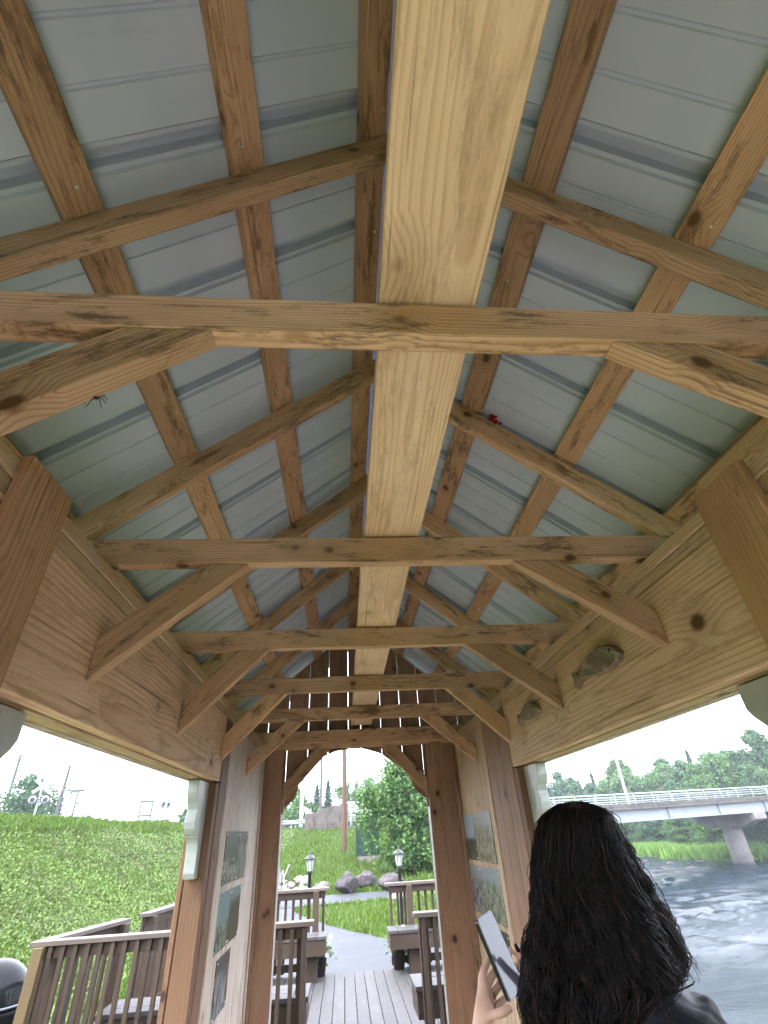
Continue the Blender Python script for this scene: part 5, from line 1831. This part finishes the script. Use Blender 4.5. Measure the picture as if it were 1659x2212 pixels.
g = np.random.default_rng(77)
paths, rads = [], []
for k_ in range(135):
    # a lock: many fine strands round one waving guide; the side angle decides where it falls
    a = g.uniform(-math.pi * 1.02, math.pi * 0.02) if k_ % 9 else g.uniform(0.0, 0.8) + (0 if g.random() < 0.5 else math.pi - 0.8)
    z0 = g.uniform(-0.06, 0.030) if k_ % 3 else g.uniform(0.010, 0.034)
    right = math.cos(a) > 0.30
    zend = g.uniform(-0.295, -0.235) if right else g.uniform(-0.47, -0.30)
    if g.random() < 0.18:
        zend = g.uniform(-0.26, -0.15)
    n_ = 29
    t_ = np.linspace(0, 1, n_)
    waves = g.uniform(3.2, 5.6) * abs(zend - z0) / 0.33
    ph = g.random() * 6.28
    am = g.uniform(0.006, 0.016)
    bun = g.uniform(0.006, 0.012)
    shl = g.uniform(0.93, 1.05)
    drift = g.normal() * 0.012
    for j_ in range(23):
        aj = a + g.normal() * 0.035
        sx_, sy_ = math.cos(aj), math.sin(aj)
        ze = zend + g.normal() * 0.012
        z = z0 + (ze - z0) * t_ + g.normal() * 0.003
        l, r = side(z, LEFT), side(z, RIGHT)
        f = np.where(z < 0.0, 1.0, np.sqrt(np.clip(1 - (z / 0.038) ** 2, 0.02, 1)))
        cx_, hw_ = (l + r) / 2, (r - l) / 2 * f * shl
        back = np.where(z > -0.15, 0.104 * f, 0.104 + 0.024 * np.clip((-0.15 - z) / 0.1, 0, 1)) * shl
        front = np.where(z > -0.05, 0.088 * f, np.clip(0.088 - (-0.05 - z) * 0.9, 0.01, 1))
        env = 0.10 + 0.9 * np.clip((t_ - 0.08) / 0.5, 0, 1) + 0.35 * np.clip((t_ - 0.75) / 0.25, 0, 1)
        w2 = ph + 2 * math.pi * waves * t_ + 0.9 * np.sin(t_ * 6 + ph) + g.normal() * 0.22
        b0, b1 = g.normal() * bun * 0.5, g.normal() * bun * 0.5
        tap = 1.0 - 0.45 * t_
        x = cx_ + hw_ * sx_ + am * env * np.cos(w2) * (0.5 + 0.5 * abs(sy_)) + b0 * tap + drift * t_ * t_
        y = PY - 0.005 + np.where(sy_ > 0, sy_ * front, sy_ * back) + am * env * np.sin(w2) * 0.9 + b1 * tap - 0.003
        zz = z + am * env * 0.6 * np.sin(w2 * 0.5 + 1)
        paths.append(np.stack([x, y, zz], -1))
        rr = g.uniform(0.00045, 0.0010)
        rads.append(rr * np.clip(1.0 - 0.7 * np.clip((t_ - 0.8) / 0.2, 0, 1), 0.2, 1))
tag(tubes('hair_locks', paths, rads, M['hair'], hair, 4, tuple(HC)), kind='stuff')
# thin flyaway strands at the outline
paths, rads = [], []
for k_ in range(90):
    s_ = -1 if k_ % 2 else 1
    z0 = g.uniform(-0.25, 0.03)
    n_ = 26
    t_ = np.linspace(0, 1, n_)
    z = z0 - g.uniform(0.04, 0.13) * t_
    tab = RIGHT if s_ > 0 else LEFT
    f = np.where(z < 0.0, 1.0, np.sqrt(np.clip(1 - (z / 0.04) ** 2, 0.05, 1)))
    mid = 0.545
    x = mid + (side(z, tab) - mid) * f + s_ * (g.uniform(0.002, 0.014) * np.sin(t_ * math.pi) + 0.004)
    ph = g.random() * 6.28
    am = g.uniform(0.001, 0.007)
    w2 = ph + t_ * g.uniform(8, 24)
    y = PY - g.uniform(0.0, 0.07) + am * np.sin(w2)
    paths.append(np.stack([x + am * np.cos(w2), y, z], -1))
    rads.append(np.full(n_, g.uniform(0.0006, 0.0011)))
tag(tubes('stray_strands', paths, rads, M['hair'], hair, 4, tuple(HC)), kind='stuff')
# simple face under the hair: eyes, mouth, ears
for dx in (-0.030, 0.026):
    lathe('eye', [(0.0, -0.010), (0.007, -0.007), (0.010, 0.0), (0.007, 0.007), (0.0, 0.010)], (PX - 0.035 + dx, PY + 0.075, -0.088), M['white_petal'], per, 12)

# phone
pc_ = Vector((0.368, 1.500, -0.252))
u_ = Vector((-0.33, 0.12, 0.93)).normalized()
w_ = Vector((0.74, 0.67, 0.0))
w_ = (w_ - u_ * w_.dot(u_)).normalized()
nn_ = w_.cross(u_)                                     # screen normal, towards the holder
if nn_.y > 0:
    nn_ = -nn_
mm = Matrix((w_, u_, nn_)).transposed().to_4x4()
if mm.determinant() < 0:
    mm = Matrix((-w_, u_, nn_)).transposed().to_4x4()
mm.translation = pc_
ph_ = empty('mobile_phone', tuple(pc_), 'dark mobile phone with a pale blank screen held up in both hands', 'phone')


def rounded(hw, hh, r, z0, z1, mat, name, parent):
    bm = bmesh.new()
    pts = []
    for (cx_, cy_, a0) in ((hw - r, hh - r, 0), (-hw + r, hh - r, 90), (-hw + r, -hh + r, 180), (hw - r, -hh + r, 270)):
        for q in range(6):
            a = R(a0 + q * 18)
            pts.append((cx_ + r * math.cos(a), cy_ + r * math.sin(a)))
    A = [bm.verts.new((p[0], p[1], z0)) for p in pts]
    Bv = [bm.verts.new((p[0], p[1], z1)) for p in pts]
    bm.faces.new(A[::-1])
    bm.faces.new(Bv)
    for q in range(len(pts)):
        bm.faces.new((A[q], A[(q + 1) % len(pts)], Bv[(q + 1) % len(pts)], Bv[q]))
    bmesh.ops.recalc_face_normals(bm, faces=bm.faces[:])
    me = bpy.data.meshes.new(name)
    bm.to_mesh(me)
    bm.free()
    me.materials.append(mat)
    return link(bpy.data.objects.new(name, me), mm.copy(), parent)


case = rounded(0.0365, 0.076, 0.010, -0.0095, 0.0, M['phonebody'], 'case', ph_)
rounded(0.0345, 0.074, 0.008, 0.0003, 0.0009, M['screen'], 'screen', ph_)

# ------------------------------------------------------------------ moist air
hz = NT('moist_air')
hz.t.nodes.remove(hz.p)
pv = hz.n('VolumePrincipled')
pv.inputs['Color'].default_value = (0.80, 0.90, 0.97, 1)
pv.inputs['Density'].default_value = 0.0007
pv.inputs['Anisotropy'].default_value = 0.3
hz.l(pv.outputs[0], hz.t.nodes['Material Output'].inputs['Volume'])
a_, b_, c0, c1 = -640.0, 640.0, -7.2, 22.0
hv_ = [(x, y, z) for z in (c0, c1) for y in (a_, b_) for x in (a_, b_)]
ho = raw('haze', hv_, [(0, 2, 3, 1), (4, 5, 7, 6), (0, 1, 5, 4), (2, 6, 7, 3), (0, 4, 6, 2), (1, 3, 7, 5)], hz.m)
tag(ho, kind='stuff')
